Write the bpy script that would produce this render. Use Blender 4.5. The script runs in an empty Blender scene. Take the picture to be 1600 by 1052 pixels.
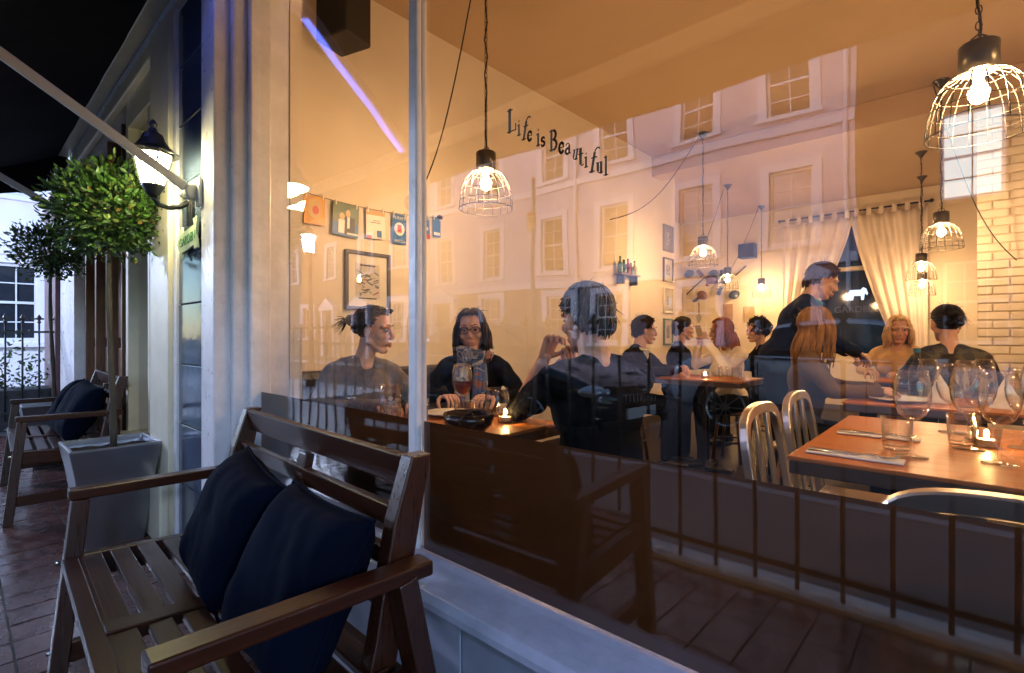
import bpy, bmesh, math, random
from mathutils import Vector, Matrix, noise as mnoise
R = math.radians
random.seed(7)
sc = bpy.context.scene
COL = sc.collection

# ------------------------------------------------------------------ camera, sky, sun, exposure
CAM_H = 1.10
cam = bpy.data.cameras.new('camera'); cam.lens = 17.8; cam.sensor_width = 36
cam.clip_start = 0.02; cam.clip_end = 900
camo = bpy.data.objects.new('camera', cam); COL.objects.link(camo)
camo.location = (0, 0, CAM_H); camo.rotation_euler = (R(90), 0, R(42.2))
sc.camera = camo

SUN_EL, SUN_AZ = R(12.0), R(-18)
w = bpy.data.worlds.new('World'); sc.world = w; w.use_nodes = True
nt = w.node_tree; nt.nodes.clear()
sky = nt.nodes.new('ShaderNodeTexSky'); sky.sky_type = 'NISHITA'; sky.sun_disc = False
sky.sun_elevation = SUN_EL; sky.sun_rotation = SUN_AZ
sky.air_density = 1.0; sky.dust_density = 0.4; sky.ozone_density = 3.2
bgn = nt.nodes.new('ShaderNodeBackground'); bgn.inputs[1].default_value = 0.15
wo = nt.nodes.new('ShaderNodeOutputWorld')
nt.links.new(sky.outputs[0], bgn.inputs[0]); nt.links.new(bgn.outputs[0], wo.inputs[0])

sun = bpy.data.lights.new('dusk_sun', 'SUN'); sun.energy = 0.58; sun.angle = R(14); sun.color = (0.92, 0.74, 1.0)
suno = bpy.data.objects.new('dusk_sun', sun); COL.objects.link(suno)
# sun direction in world: azimuth measured like the sky texture (0 = +Y, clockwise)
sd = Vector((math.sin(SUN_AZ) * math.cos(SUN_EL), math.cos(SUN_AZ) * math.cos(SUN_EL), math.sin(SUN_EL)))
suno.rotation_euler = sd.to_track_quat('Z', 'Y').to_euler(); suno.location = (-20, -20, 30)

vs = sc.view_settings
vs.view_transform = 'Standard'; vs.look = 'None'; vs.gamma = 1.0; vs.use_curve_mapping = False
vs.exposure = 2.12
cy = sc.cycles
cy.use_denoising = True
try: cy.denoiser = 'OPENIMAGEDENOISE'
except Exception: pass
cy.max_bounces = 8; cy.diffuse_bounces = 4; cy.glossy_bounces = 4; cy.transmission_bounces = 6
cy.transparent_max_bounces = 24; cy.sample_clamp_indirect = 6.0; cy.sample_clamp_direct = 0
cy.caustics_reflective = False; cy.caustics_refractive = False; cy.blur_glossy = 0.5
cy.use_light_tree = True

# ------------------------------------------------------------------ materials
MATS = {}
def _mix(nt, fac, a, b):
    n = nt.nodes.new('ShaderNodeMix'); n.data_type = 'RGBA'
    nt.links.new(fac, n.inputs[0]); n.inputs[6].default_value = (*a, 1); n.inputs[7].default_value = (*b, 1)
    return n.outputs[2]
def M(name, col, rough=0.5, metal=0.0, var=0.15, scale=6.0, bump=0.0, bscale=60.0, stretch=None, col2=None,
      coat=0.0, rvar=0.0, sheen=0.0, spec=0.5, trans=0.0, detail=6.0):
    if name in MATS: return MATS[name]
    m = bpy.data.materials.new(name); m.use_nodes = True; nt = m.node_tree
    p = nt.nodes['Principled BSDF']
    tc = nt.nodes.new('ShaderNodeTexCoord'); oi = nt.nodes.new('ShaderNodeObjectInfo')
    mp = nt.nodes.new('ShaderNodeMapping'); nt.links.new(tc.outputs['Object'], mp.inputs[0])
    if stretch: mp.inputs['Scale'].default_value = stretch
    cmb = nt.nodes.new('ShaderNodeMath'); cmb.operation = 'MULTIPLY'; cmb.inputs[1].default_value = 37.0
    nt.links.new(oi.outputs['Random'], cmb.inputs[0])
    nt.links.new(cmb.outputs[0], mp.inputs['Location'])
    no = nt.nodes.new('ShaderNodeTexNoise'); no.inputs['Scale'].default_value = scale; no.inputs['Detail'].default_value = detail
    no.inputs['Roughness'].default_value = 0.62
    nt.links.new(mp.outputs[0], no.inputs[0])
    rp = nt.nodes.new('ShaderNodeMapRange'); rp.inputs[1].default_value = 0.3; rp.inputs[2].default_value = 0.7
    nt.links.new(no.outputs[0], rp.inputs[0])
    if col2 is None:
        a = tuple(max(0, c * (1 - var)) for c in col); b = tuple(min(1, c * (1 + var)) for c in col)
    else: a, b = col, col2
    nt.links.new(_mix(nt, rp.outputs[0], a, b), p.inputs['Base Color'])
    p.inputs['Roughness'].default_value = rough; p.inputs['Metallic'].default_value = metal
    p.inputs['Specular IOR Level'].default_value = spec
    if coat: p.inputs['Coat Weight'].default_value = coat; p.inputs['Coat Roughness'].default_value = 0.12
    if sheen: p.inputs['Sheen Weight'].default_value = sheen
    if trans: p.inputs['Transmission Weight'].default_value = trans
    if rvar:
        r2 = nt.nodes.new('ShaderNodeMapRange'); r2.inputs[1].default_value = 0.3; r2.inputs[2].default_value = 0.7
        r2.inputs[3].default_value = max(0.03, rough - rvar); r2.inputs[4].default_value = min(1, rough + rvar)
        n2 = nt.nodes.new('ShaderNodeTexNoise'); n2.inputs['Scale'].default_value = scale * 2.3; n2.inputs['Detail'].default_value = 5
        nt.links.new(mp.outputs[0], n2.inputs[0]); nt.links.new(n2.outputs[0], r2.inputs[0])
        nt.links.new(r2.outputs[0], p.inputs['Roughness'])
    if bump:
        nb = nt.nodes.new('ShaderNodeTexNoise'); nb.inputs['Scale'].default_value = bscale; nb.inputs['Detail'].default_value = 4
        nt.links.new(mp.outputs[0], nb.inputs[0])
        bp = nt.nodes.new('ShaderNodeBump'); bp.inputs['Strength'].default_value = bump; bp.inputs['Distance'].default_value = 0.01
        nt.links.new(nb.outputs[0], bp.inputs['Height']); nt.links.new(bp.outputs[0], p.inputs['Normal'])
    MATS[name] = m
    return m
def EMIT(name, col, strength):
    if name in MATS: return MATS[name]
    m = bpy.data.materials.new(name); m.use_nodes = True; nt = m.node_tree; nt.nodes.clear()
    e = nt.nodes.new('ShaderNodeEmission'); e.inputs[0].default_value = (*col, 1); e.inputs[1].default_value = strength
    o = nt.nodes.new('ShaderNodeOutputMaterial'); nt.links.new(e.outputs[0], o.inputs[0])
    MATS[name] = m; return m
def GLASS(name, f0=0.05, tint=(1, 1, 1), rough=0.0, power=5.0, fmax=1.0):
    """thin sheet: see-through with a mirror reflection that grows at grazing angles"""
    if name in MATS: return MATS[name]
    m = bpy.data.materials.new(name); m.use_nodes = True; nt = m.node_tree; nt.nodes.clear()
    lw = nt.nodes.new('ShaderNodeLayerWeight'); lw.inputs[0].default_value = 0.5
    pw = nt.nodes.new('ShaderNodeMath'); pw.operation = 'POWER'; pw.inputs[1].default_value = power
    nt.links.new(lw.outputs['Facing'], pw.inputs[0])
    ma = nt.nodes.new('ShaderNodeMath'); ma.operation = 'MULTIPLY_ADD'; ma.inputs[1].default_value = fmax - f0; ma.inputs[2].default_value = f0
    nt.links.new(pw.outputs[0], ma.inputs[0])
    tr = nt.nodes.new('ShaderNodeBsdfTransparent'); tr.inputs[0].default_value = (*tint, 1)
    gl = nt.nodes.new('ShaderNodeBsdfGlossy'); gl.inputs['Roughness'].default_value = rough
    mx = nt.nodes.new('ShaderNodeMixShader'); nt.links.new(ma.outputs[0], mx.inputs[0])
    nt.links.new(tr.outputs[0], mx.inputs[1]); nt.links.new(gl.outputs[0], mx.inputs[2])
    o = nt.nodes.new('ShaderNodeOutputMaterial'); nt.links.new(mx.outputs[0], o.inputs[0])
    MATS[name] = m; return m
def FROST(name, col, thru):
    if name in MATS: return MATS[name]
    m = bpy.data.materials.new(name); m.use_nodes = True; nt = m.node_tree; nt.nodes.clear()
    tl = nt.nodes.new('ShaderNodeBsdfTranslucent'); tl.inputs[0].default_value = (*col, 1)
    df = nt.nodes.new('ShaderNodeBsdfDiffuse'); df.inputs[0].default_value = (*[c * 0.35 for c in col], 1)
    rf = nt.nodes.new('ShaderNodeBsdfRefraction'); rf.inputs['IOR'].default_value = 1.03; rf.inputs['Roughness'].default_value = 0.75
    rf.inputs[0].default_value = (*col, 1)
    m1 = nt.nodes.new('ShaderNodeMixShader'); m1.inputs[0].default_value = thru
    nt.links.new(tl.outputs[0], m1.inputs[1]); nt.links.new(rf.outputs[0], m1.inputs[2])
    m2 = nt.nodes.new('ShaderNodeMixShader'); m2.inputs[0].default_value = 0.09
    nt.links.new(m1.outputs[0], m2.inputs[1]); nt.links.new(df.outputs[0], m2.inputs[2])
    o = nt.nodes.new('ShaderNodeOutputMaterial'); nt.links.new(m2.outputs[0], o.inputs[0])
    MATS[name] = m; return m
def KNIT(name, col, sc_=90.0, d='X'):
    if name in MATS: return MATS[name]
    m = M(name, col, rough=0.95, var=0.35, scale=25, sheen=0.3)
    nt = m.node_tree; p = nt.nodes['Principled BSDF']
    tc = nt.nodes.new('ShaderNodeTexCoord')
    wv = nt.nodes.new('ShaderNodeTexWave'); wv.wave_type = 'BANDS'; wv.bands_direction = d
    wv.inputs['Scale'].default_value = sc_; wv.inputs['Distortion'].default_value = 2.5; wv.inputs['Detail'].default_value = 2
    wv.inputs['Detail Scale'].default_value = 3
    nt.links.new(tc.outputs['Object'], wv.inputs[0])
    bp = nt.nodes.new('ShaderNodeBump'); bp.inputs['Strength'].default_value = 0.9; bp.inputs['Distance'].default_value = 0.012
    nt.links.new(wv.outputs['Fac'], bp.inputs['Height']); nt.links.new(bp.outputs[0], p.inputs['Normal'])
    return m

# ------------------------------------------------------------------ mesh builder
class MB:
    def __init__(s): s.v = []; s.f = []; s.m = []
    def _add(s, vs, fs, mi=0):
        o = len(s.v); s.v += [tuple(v) for v in vs]; s.f += [tuple(i + o for i in f) for f in fs]; s.m += [mi] * len(fs); return s
    def box(s, c, d, rot=None, mi=0):
        c = Vector(c); h = Vector(d) / 2
        vs = [Vector((x * h.x, y * h.y, z * h.z)) for x in (-1, 1) for y in (-1, 1) for z in (-1, 1)]
        if rot is not None: vs = [rot @ v for v in vs]
        return s._add([c + v for v in vs], [(0, 1, 3, 2), (4, 6, 7, 5), (0, 4, 5, 1), (2, 3, 7, 6), (0, 2, 6, 4), (1, 5, 7, 3)], mi)
    def bb(s, x0, x1, y0, y1, z0, z1, mi=0):
        return s.box(((x0 + x1) / 2, (y0 + y1) / 2, (z0 + z1) / 2), (abs(x1 - x0), abs(y1 - y0), abs(z1 - z0)), None, mi)
    def bar(s, a, b, w_, t_, up=(0, 0, 1), mi=0):
        a = Vector(a); b = Vector(b); x = (b - a); L = x.length; x.normalize()
        y = Vector(up).cross(x)
        if y.length < 1e-4: y = Vector((0, 1, 0)).cross(x)
        y.normalize(); z = x.cross(y)
        return s.box((a + b) / 2, (L, w_, t_), Matrix((x, y, z)).transposed(), mi)
    def tube(s, pts, r, seg=8, cap=True, mi=0, flat=1.0):
        pts = [Vector(p) for p in pts]; n = len(pts)
        rs = r if isinstance(r, (list, tuple)) else [r] * n
        vs = []; prev = None
        for i, p in enumerate(pts):
            t = (pts[min(i + 1, n - 1)] - pts[max(i - 1, 0)])
            if t.length < 1e-9: t = Vector((0, 0, 1))
            t.normalize()
            if prev is None:
                u = t.orthogonal().normalized()
            else:
                u = prev - t * prev.dot(t)
                u = u.normalized() if u.length > 1e-6 else t.orthogonal().normalized()
            prev = u; v_ = t.cross(u)
            for k in range(seg):
                a = 2 * math.pi * k / seg
                vs.append(p + (u * math.cos(a) + v_ * math.sin(a) * flat) * rs[i])
        fs = []
        for i in range(n - 1):
            for k in range(seg):
                k2 = (k + 1) % seg
                fs.append((i * seg + k, i * seg + k2, (i + 1) * seg + k2, (i + 1) * seg + k))
        if cap:
            fs.append(tuple(range(seg - 1, -1, -1))); fs.append(tuple((n - 1) * seg + k for k in range(seg)))
        return s._add(vs, fs, mi)
    def lathe(s, prof, seg=24, c=(0, 0, 0), mi=0, rot=None):
        c = Vector(c); vs = []; fs = []; n = len(prof)
        for (r, z) in prof:
            for k in range(seg):
                a = 2 * math.pi * k / seg
                p = Vector((r * math.cos(a), r * math.sin(a), z))
                if rot is not None: p = rot @ p
                vs.append(c + p)
        for i in range(n - 1):
            for k in range(seg):
                k2 = (k + 1) % seg
                fs.append((i * seg + k, i * seg + k2, (i + 1) * seg + k2, (i + 1) * seg + k))
        return s._add(vs, fs, mi)
    def ell(s, c, r, u=14, v=9, rot=None, mi=0):
        c = Vector(c); vs = []; fs = []
        r = (r, r, r) if not isinstance(r, (tuple, list)) else r
        vs.append(Vector((0, 0, r[2])))
        for i in range(1, v):
            th = math.pi * i / v
            for k in range(u):
                a = 2 * math.pi * k / u
                vs.append(Vector((r[0] * math.sin(th) * math.cos(a), r[1] * math.sin(th) * math.sin(a), r[2] * math.cos(th))))
        vs.append(Vector((0, 0, -r[2])))
        if rot is not None: vs = [rot @ q for q in vs]
        vs = [c + q for q in vs]
        for k in range(u): fs.append((0, 1 + k, 1 + (k + 1) % u))
        for i in range(v - 2):
            for k in range(u):
                k2 = (k + 1) % u
                fs.append((1 + i * u + k, 1 + (i + 1) * u + k, 1 + (i + 1) * u + k2, 1 + i * u + k2))
        b = 1 + (v - 2) * u; e = len(vs) - 1
        for k in range(u): fs.append((e, b + (k + 1) % u, b + k))
        return s._add(vs, fs, mi)
    def cap(s, a, b, ra, rb, seg=12, mi=0):
        """tapered capsule"""
        a = Vector(a); b = Vector(b); t = (b - a); L = t.length
        t = t.normalized() if L > 1e-9 else Vector((0, 0, 1))
        pts = []; rs = []
        for k in (80, 50, 22): pts.append(a - t * ra * math.sin(R(k))); rs.append(ra * math.cos(R(k)))
        pts.append(a); rs.append(ra); pts.append(b); rs.append(rb)
        for k in (22, 50, 80): pts.append(b + t * rb * math.sin(R(k))); rs.append(rb * math.cos(R(k)))
        return s.tube(pts, rs, seg, True, mi)
    def poly(s, pts2, plane, t0, t1, mi=0):
        """extrude a 2-D outline; plane gives (u,v,d)->(x,y,z)"""
        n = len(pts2)
        vs = [plane(u, v, t0) for u, v in pts2] + [plane(u, v, t1) for u, v in pts2]
        fs = [tuple(range(n - 1, -1, -1)), tuple(range(n, 2 * n))]
        for k in range(n): fs.append((k, (k + 1) % n, n + (k + 1) % n, n + k))
        return s._add(vs, fs, mi)
    def mesh(s, name, mats, smooth=False):
        me = bpy.data.meshes.new(name); me.from_pydata(s.v, [], s.f); me.update()
        mats = mats if isinstance(mats, (list, tuple)) else [mats]
        for m in mats: me.materials.append(m)
        if len(mats) > 1: me.polygons.foreach_set('material_index', s.m)
        bm = bmesh.new(); bm.from_mesh(me); bmesh.ops.recalc_face_normals(bm, faces=bm.faces); bm.to_mesh(me); bm.free()
        if smooth: me.polygons.foreach_set('use_smooth', [True] * len(me.polygons))
        return me
    def build(s, name, mats, parent=None, smooth=False, bevel=0.0, sub=0):
        return link(name, s.mesh(name, mats, smooth), parent, bevel, sub)
def link(name, me, parent=None, bevel=0.0, sub=0):
    o = bpy.data.objects.new(name, me); COL.objects.link(o)
    if parent is not None: o.parent = parent
    if bevel:
        b = o.modifiers.new('bevel', 'BEVEL'); b.width = bevel; b.segments = 2; b.limit_method = 'ANGLE'; b.angle_limit = R(40)
    if sub:
        b = o.modifiers.new('sub', 'SUBSURF'); b.levels = sub; b.render_levels = sub
    return o
def thing(name, label, cat, loc=(0, 0, 0), rz=0.0, group=None):
    o = bpy.data.objects.new(name, None); COL.objects.link(o); o.empty_display_size = 0.1
    o.location = loc; o.rotation_euler = (0, 0, R(rz)); o['label'] = label; o['category'] = cat
    if group: o['group'] = group
    return o
def tag(o, label, cat, group=None, loc=None, rz=None):
    o['label'] = label; o['category'] = cat
    if group: o['group'] = group
    if loc is not None: o.location = loc
    if rz is not None: o.rotation_euler = (0, 0, R(rz))
    return o
def struct(o, kind='structure'): o['kind'] = kind; return o
def dup(root, loc=None, rz=None, label=None, group=None, parent=None):
    c = root.copy(); COL.objects.link(c)
    if parent is not None: c.parent = parent
    if loc is not None: c.location = loc
    if rz is not None: c.rotation_euler = (0, 0, R(rz))
    if label: c['label'] = label
    if group: c['group'] = group
    for ch in list(root.children): dup(ch, parent=c)
    return c
def B(name, mat, parent, *args, bevel=0.0):
    m = MB()
    for a in args: m.bb(*a)
    return m.build(name, mat, parent, bevel=bevel)
def fbm(x, y, z, s=1.0): return mnoise.fractal(Vector((x * s, y * s, z * s)), 1.0, 2.0, 3)

# ------------------------------------------------------------------ palette
m_white = M('painted_joinery', (0.66, 0.64, 0.66), 0.36, var=0.16, scale=6, bump=0.22, bscale=28, rvar=0.12)
m_cream = M('cream_paint', (0.62, 0.56, 0.42), 0.42, var=0.12, scale=4, bump=0.12, bscale=30, rvar=0.1)
m_stall = M('stallriser_paint', (0.30, 0.32, 0.42), 0.4, var=0.12, scale=4, bump=0.1, bscale=30, rvar=0.1)
m_glass = GLASS('window_glass', 0.070, fmax=0.75)
_nt = m_glass.node_tree; _tc = _nt.nodes.new('ShaderNodeTexCoord'); _no = _nt.nodes.new('ShaderNodeTexNoise'); _no.inputs['Scale'].default_value = 2.2; _no.inputs['Detail'].default_value = 1.0
_nt.links.new(_tc.outputs['Object'], _no.inputs[0]); _bp = _nt.nodes.new('ShaderNodeBump'); _bp.inputs['Strength'].default_value = 0.18; _bp.inputs['Distance'].default_value = 0.01   # slightly wavy float glass
_nt.links.new(_no.outputs[0], _bp.inputs['Height'])
for _n in _nt.nodes:
    if _n.type == 'BSDF_GLOSSY': _nt.links.new(_bp.outputs[0], _n.inputs['Normal'])
m_film = FROST('frosted_film', (0.22, 0.175, 0.14), 0.33)
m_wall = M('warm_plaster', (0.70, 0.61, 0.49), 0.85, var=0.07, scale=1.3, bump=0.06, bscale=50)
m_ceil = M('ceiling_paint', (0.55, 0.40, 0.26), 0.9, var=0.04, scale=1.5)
m_floorin = M('dark_floorboards', (0.018, 0.011, 0.008), 0.5, spec=0.2, var=0.3, scale=3, stretch=(1, 8, 1))
m_teak = M('dark_stained_wood', (0.034, 0.0092, 0.0036), 0.34, var=0.3, scale=3.0, stretch=(1.6, 22, 22), bump=0.06, bscale=5, spec=0.22)
m_teaky = M('dark_stained_wood_cross', (0.034, 0.0092, 0.0036), 0.34, var=0.3, scale=3.0, stretch=(22, 1.6, 22), bump=0.06, bscale=5, spec=0.22)
m_teakz = M('dark_stained_wood_upright', (0.034, 0.0092, 0.0036), 0.34, var=0.3, scale=3.0, stretch=(22, 22, 1.6), bump=0.10, bscale=12, rvar=0.12)
m_navy = M('navy_canvas', (0.0022, 0.0042, 0.0125), 0.92, var=0.25, scale=4, bump=0.15, bscale=320, spec=0.05)
m_zinc = M('zinc_sheet', (0.30, 0.30, 0.33), 0.28, 0.9, var=0.06, scale=3)
m_black = M('black_iron', (0.012, 0.012, 0.014), 0.35, var=0.3, scale=20, bump=0.1, bscale=80)
m_tile = M('terracotta_tile', (0.085, 0.032, 0.026), 0.27, var=0.4, scale=5, bump=0.10, bscale=18, rvar=0.10, spec=1.0)
m_grout = M('grout', (0.20, 0.19, 0.185), 0.8, var=0.2, scale=10)
m_stone = M('pavement_stone', (0.15, 0.145, 0.14), 0.6, var=0.18, scale=2, bump=0.2, bscale=30)
m_asph = M('asphalt', (0.05, 0.05, 0.052), 0.6, var=0.25, scale=6, bump=0.3, bscale=90)
m_awn = M('awning_canvas', (0.010, 0.009, 0.012), 0.9, var=0.3, scale=3, spec=0.1)
m_alu = M('brushed_aluminium', (0.76, 0.74, 0.70), 0.30, 1.0, var=0.04, scale=3)
m_armpaint = M('grey_arm_paint', (0.38, 0.37, 0.36), 0.35, 0.3, var=0.1, scale=10)
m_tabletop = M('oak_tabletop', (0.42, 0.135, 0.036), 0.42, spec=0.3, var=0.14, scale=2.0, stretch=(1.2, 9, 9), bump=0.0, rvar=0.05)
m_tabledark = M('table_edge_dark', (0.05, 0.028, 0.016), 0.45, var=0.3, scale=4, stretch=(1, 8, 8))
m_cer = M('white_china', (0.80, 0.78, 0.74), 0.2, var=0.03)
m_nap = M('napkin_linen', (0.80, 0.77, 0.72), 0.9, var=0.05, bump=0.2, bscale=200)
m_steel = M('cutlery_steel', (0.62, 0.62, 0.62), 0.18, 1.0, var=0.05)
m_wine = M('red_wine', (0.10, 0.004, 0.006), 0.05, var=0.1)
m_ware = GLASS('clear_glassware', 0.04, (0.995, 0.995, 0.99), rough=0.0, power=2.1, fmax=1.0)
m_wire = M('cage_wire', (0.07, 0.065, 0.055), 0.4, 0.5, var=0.1)
m_capm = M('pendant_cap_bronze', (0.10, 0.085, 0.06), 0.32, 0.6, var=0.2, scale=8)
m_cable = M('black_cable', (0.015, 0.013, 0.012), 0.6)
m_bulb = EMIT('warm_bulb', (1.0, 0.60, 0.28), 215)
m_skin = M('skin', (0.60, 0.34, 0.24), 0.5, var=0.08, scale=14, bump=0.05, bscale=160)
m_skin.node_tree.nodes['Principled BSDF'].inputs['Subsurface Weight'].default_value = 0.25
m_skin.node_tree.nodes['Principled BSDF'].inputs['Subsurface Scale'].default_value = 0.012
m_lip = M('lips', (0.46, 0.19, 0.15), 0.4, var=0.05)
m_eye = M('eye_white', (0.42, 0.38, 0.34), 0.15, var=0.02)
m_iris = M('eye_iris', (0.03, 0.02, 0.015), 0.15, var=0.02)
# ------------------------------------------------------------------ ground, road, pavements
G = 0.95     # plane of the shop window (camera stands at y = 0, street at y < 0)
struct(B('ground', M('far_ground', (0.10, 0.10, 0.10), 0.9), None, (-400, 400, -400, 400, -0.40, -0.16)))
struct(B('road', m_asph, None, (-90, 90, -9.0, -2.07, -0.16, -0.12)))
struct(B('pavement', m_stone, None, (-90, 90, -1.95, -0.62, -0.155, 0.0)))
struct(B('far_pavement', m_stone, None, (-90, 90, -11.6, -9.12, -0.155, 0.0)))
m_kerb = M('granite_kerb', (0.34, 0.34, 0.35), 0.6, var=0.2, scale=20, bump=0.2)
struct(B('kerb', m_kerb, None, (-90, 90, -2.07, -1.95, -0.155, 0.005), (-60, -8.6, -4.0, -2.071, -0.155, 0.004)))
struct(B('far_kerb', m_kerb, None, (-90, 90, -9.12, -9.0, -0.155, 0.005)))
m_line = M('road_paint', (0.65, 0.62, 0.30), 0.6, var=0.25, scale=12)
struct(B('yellow_line', m_line, None, (-8.5, 40, -2.42, -2.34, -0.12, -0.116)))
terr = struct(B('terrace_floor', m_grout, None, (-9.0, 3.0, -0.46, 0.96, -0.155, -0.006)))
struct(B('terrace_plinth', M('lit_plinth_stone', (0.72, 0.71, 0.68), 0.55, var=0.12, scale=4, bump=0.15), None, (-9.0, 3.0, -0.62, -0.46, -0.155, 0.02)))  # stone whitened to stand for the street light falling along the plinth
# quarry tiles, each its own piece of the terrace floor
tx, ty = 0.15, 0.30
tme = []
for k in range(5):
    tb = MB(); j = 0.0012
    tb.bb(-tx / 2 + .004, tx / 2 - .004, -ty / 2 + .004, ty / 2 - .004, -0.012, 0.0)
    tm = tb.mesh('tile', m_tile)
    tme.append(tm)
for i in range(-12, 46):
    for k in range(5):
        x = -1.05 - tx * i - tx / 2; y = -0.46 + ty * k + ty / 2
        if y + ty / 2 > 1.05: continue
        if y > 0.8: continue
        o = link('tile', random.choice(tme), terr)
        o.location = (x, y - 0.0, random.uniform(-0.0012, 0.0012) + 0.001)
        o.rotation_euler = (random.uniform(-.006, .006), random.uniform(-.006, .006), 0)

# ------------------------------------------------------------------ the cafe building
cafe = thing('cafe_building', 'white painted shopfront with a large plate glass window and warm lit dining room', 'building', (0, 0, 0))
B('floor', m_floorin, cafe, (-4.4, 3.2, 0.96, 9.9, -0.15, 0.0))
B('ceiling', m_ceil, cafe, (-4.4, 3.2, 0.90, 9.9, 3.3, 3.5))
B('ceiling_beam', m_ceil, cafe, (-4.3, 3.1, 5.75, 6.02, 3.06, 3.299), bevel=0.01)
B('side_wall', m_wall, cafe, (-3.10, -2.90, 1.13, 6.40, 0.0, 3.299))
B('alcove_wall', m_wall, cafe, (-4.4, -3.102, 6.2, 6.40, 0.0, 3.298), (-4.4, -4.2, 6.402, 9.6, 0.0, 3.298))
B('back_wall', m_wall, cafe, (-4.4, -2.05, 9.6, 9.8, 0.0, 3.299), (-0.75, 3.2, 9.6, 9.8, 0.0, 3.299),
  (-2.05, -0.75, 9.6, 9.8, 0.0, 0.75), (-2.05, -0.75, 9.6, 9.8, 2.95, 3.299))
B('right_wall', m_wall, cafe, (3.0, 3.2, 0.98, 9.6, 0.0, 3.298))
B('skirting', M('dark_skirting', (0.05, 0.04, 0.035), 0.5), cafe, (-2.899, -2.88, 1.14, 6.38, 0.0, 0.14))
# painted brick wall deeper in the room
m_brick = M('white_painted_brick', (0.80, 0.73, 0.62), 0.6, var=0.14, scale=3, bump=0.3, bscale=30)
m_mortar = M('painted_mortar', (0.66, 0.58, 0.47), 0.9, var=0.1)
bw = B('brick_wall', m_mortar, cafe, (0.045, 3.0, 6.412, 6.70, 0.0, 3.297))
bl, bh = 0.225, 0.078
bmes = []
for k in range(4):
    mb = MB(); mb.box((0, 0, 0), (bl - 0.012, 0.03, bh - 0.012)); bmes.append(mb.mesh('brick', m_brick))
hb = MB(); hb.box((0, 0, 0), (bl / 2 - 0.012, 0.03, bh - 0.012)); hbm = hb.mesh('brick', m_brick)
for r_ in range(42):
    z = 0.04 + bh * r_
    if z > 3.25: break
    off = 0.5 * (r_ % 2)
    if r_ % 2:
        o = link('brick', hbm, bw, bevel=0.006); o.location = (0.035 + bl / 4, 6.405, z)
    for c_ in range(4):
        o = link('brick', bmes[(r_ * 3 + c_) % 4], bw, bevel=0.006)
        o.location = (0.035 + bl * (c_ + 0.5 + off), 6.405 + random.uniform(-.003, .003), z)
# front wall, pilasters, frames
B('upper_wall', M('stucco_upper', (0.6, 0.58, 0.55), 0.8), cafe, (-9.0, 4.5, 0.98, 1.20, 3.51, 5.3))
B('fascia', m_white, cafe, (-9.0, 4.5, 0.86, 1.12, 2.84, 3.295), bevel=0.006)
B('fascia_moulding', m_cream, cafe, (-9.0, 4.5, 0.80, 0.858, 2.80, 2.90), bevel=0.012)
B('window_head', m_white, cafe, (-2.52, 4.3, 0.90, 1.0, 2.70, 2.838), bevel=0.005)
B('pilaster', m_white, cafe, (-2.655, -2.505, 0.78, 1.12, 0.0, 2.838), bevel=0.006)
B('pilaster_moulding', m_white, cafe, (-2.504, -2.462, 0.845, 1.0, 0.0, 2.70), bevel=0.012)
B('frame_bead', m_white, cafe, (-2.461, -2.425, 0.905, 1.0, 0.46, 2.698), bevel=0.008)
B('mullion', m_white, cafe, (-1.266, -1.224, 0.926, 0.9455, 0.462, 2.698), (-1.260, -1.230, 0.956, 0.972, 0.462, 2.698), bevel=0.006)
B('pilaster_foot', m_white, cafe, (-2.70, -2.46, 0.75, 0.779, 0.0, 0.26), bevel=0.012)
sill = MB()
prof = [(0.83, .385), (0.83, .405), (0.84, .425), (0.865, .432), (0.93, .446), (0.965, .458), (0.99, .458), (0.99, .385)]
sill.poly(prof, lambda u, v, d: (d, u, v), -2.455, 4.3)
sill.build('window_sill', M('blue_lit_sill_paint', (0.46, 0.47, 0.62), 0.38, var=0.18, scale=9, bump=0.25, bscale=26, rvar=0.1), cafe, bevel=0.004)  # white sill tinted blue for the bluish light falling on it
B('stall_riser', m_stall, cafe, (-2.5, 4.3, 0.90, 1.08, 0.0, 0.384))
for k in range(14):
    B('riser_board', m_stall, cafe, (-2.43 + k * 0.29, -2.43 + k * 0.29 + 0.284, 0.886, 0.899, 0.10, 0.384), bevel=0.004)
B('riser_plinth', m_stall, cafe, (-2.45, 4.3, 0.872, 0.8855, 0.0, 0.098), bevel=0.004)
B('inner_frame', m_wall, cafe, (-2.9, -2.50, 1.121, 1.18, 0.0, 3.295), (2.4, 3.0, 0.99, 1.18, 0.0, 3.295))
pn = B('window_pane', m_glass, cafe, (-2.43, -1.27, 0.947, 0.953, 0.455, 2.705)); 
pn = B('window_pane', m_glass, cafe, (-1.224, 4.2, 0.947, 0.953, 0.455, 2.705))
B('frosted_film', m_film, cafe, (-2.425, -1.275, 0.9535, 0.9545, 0.46, 0.845))
B('frosted_film', m_film, cafe, (-1.222, 4.2, 0.9535, 0.9545, 0.46, 0.845))
B('window_return', m_white, cafe, (4.2, 4.4, 0.86, 1.2, 0.0, 2.84))
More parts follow.
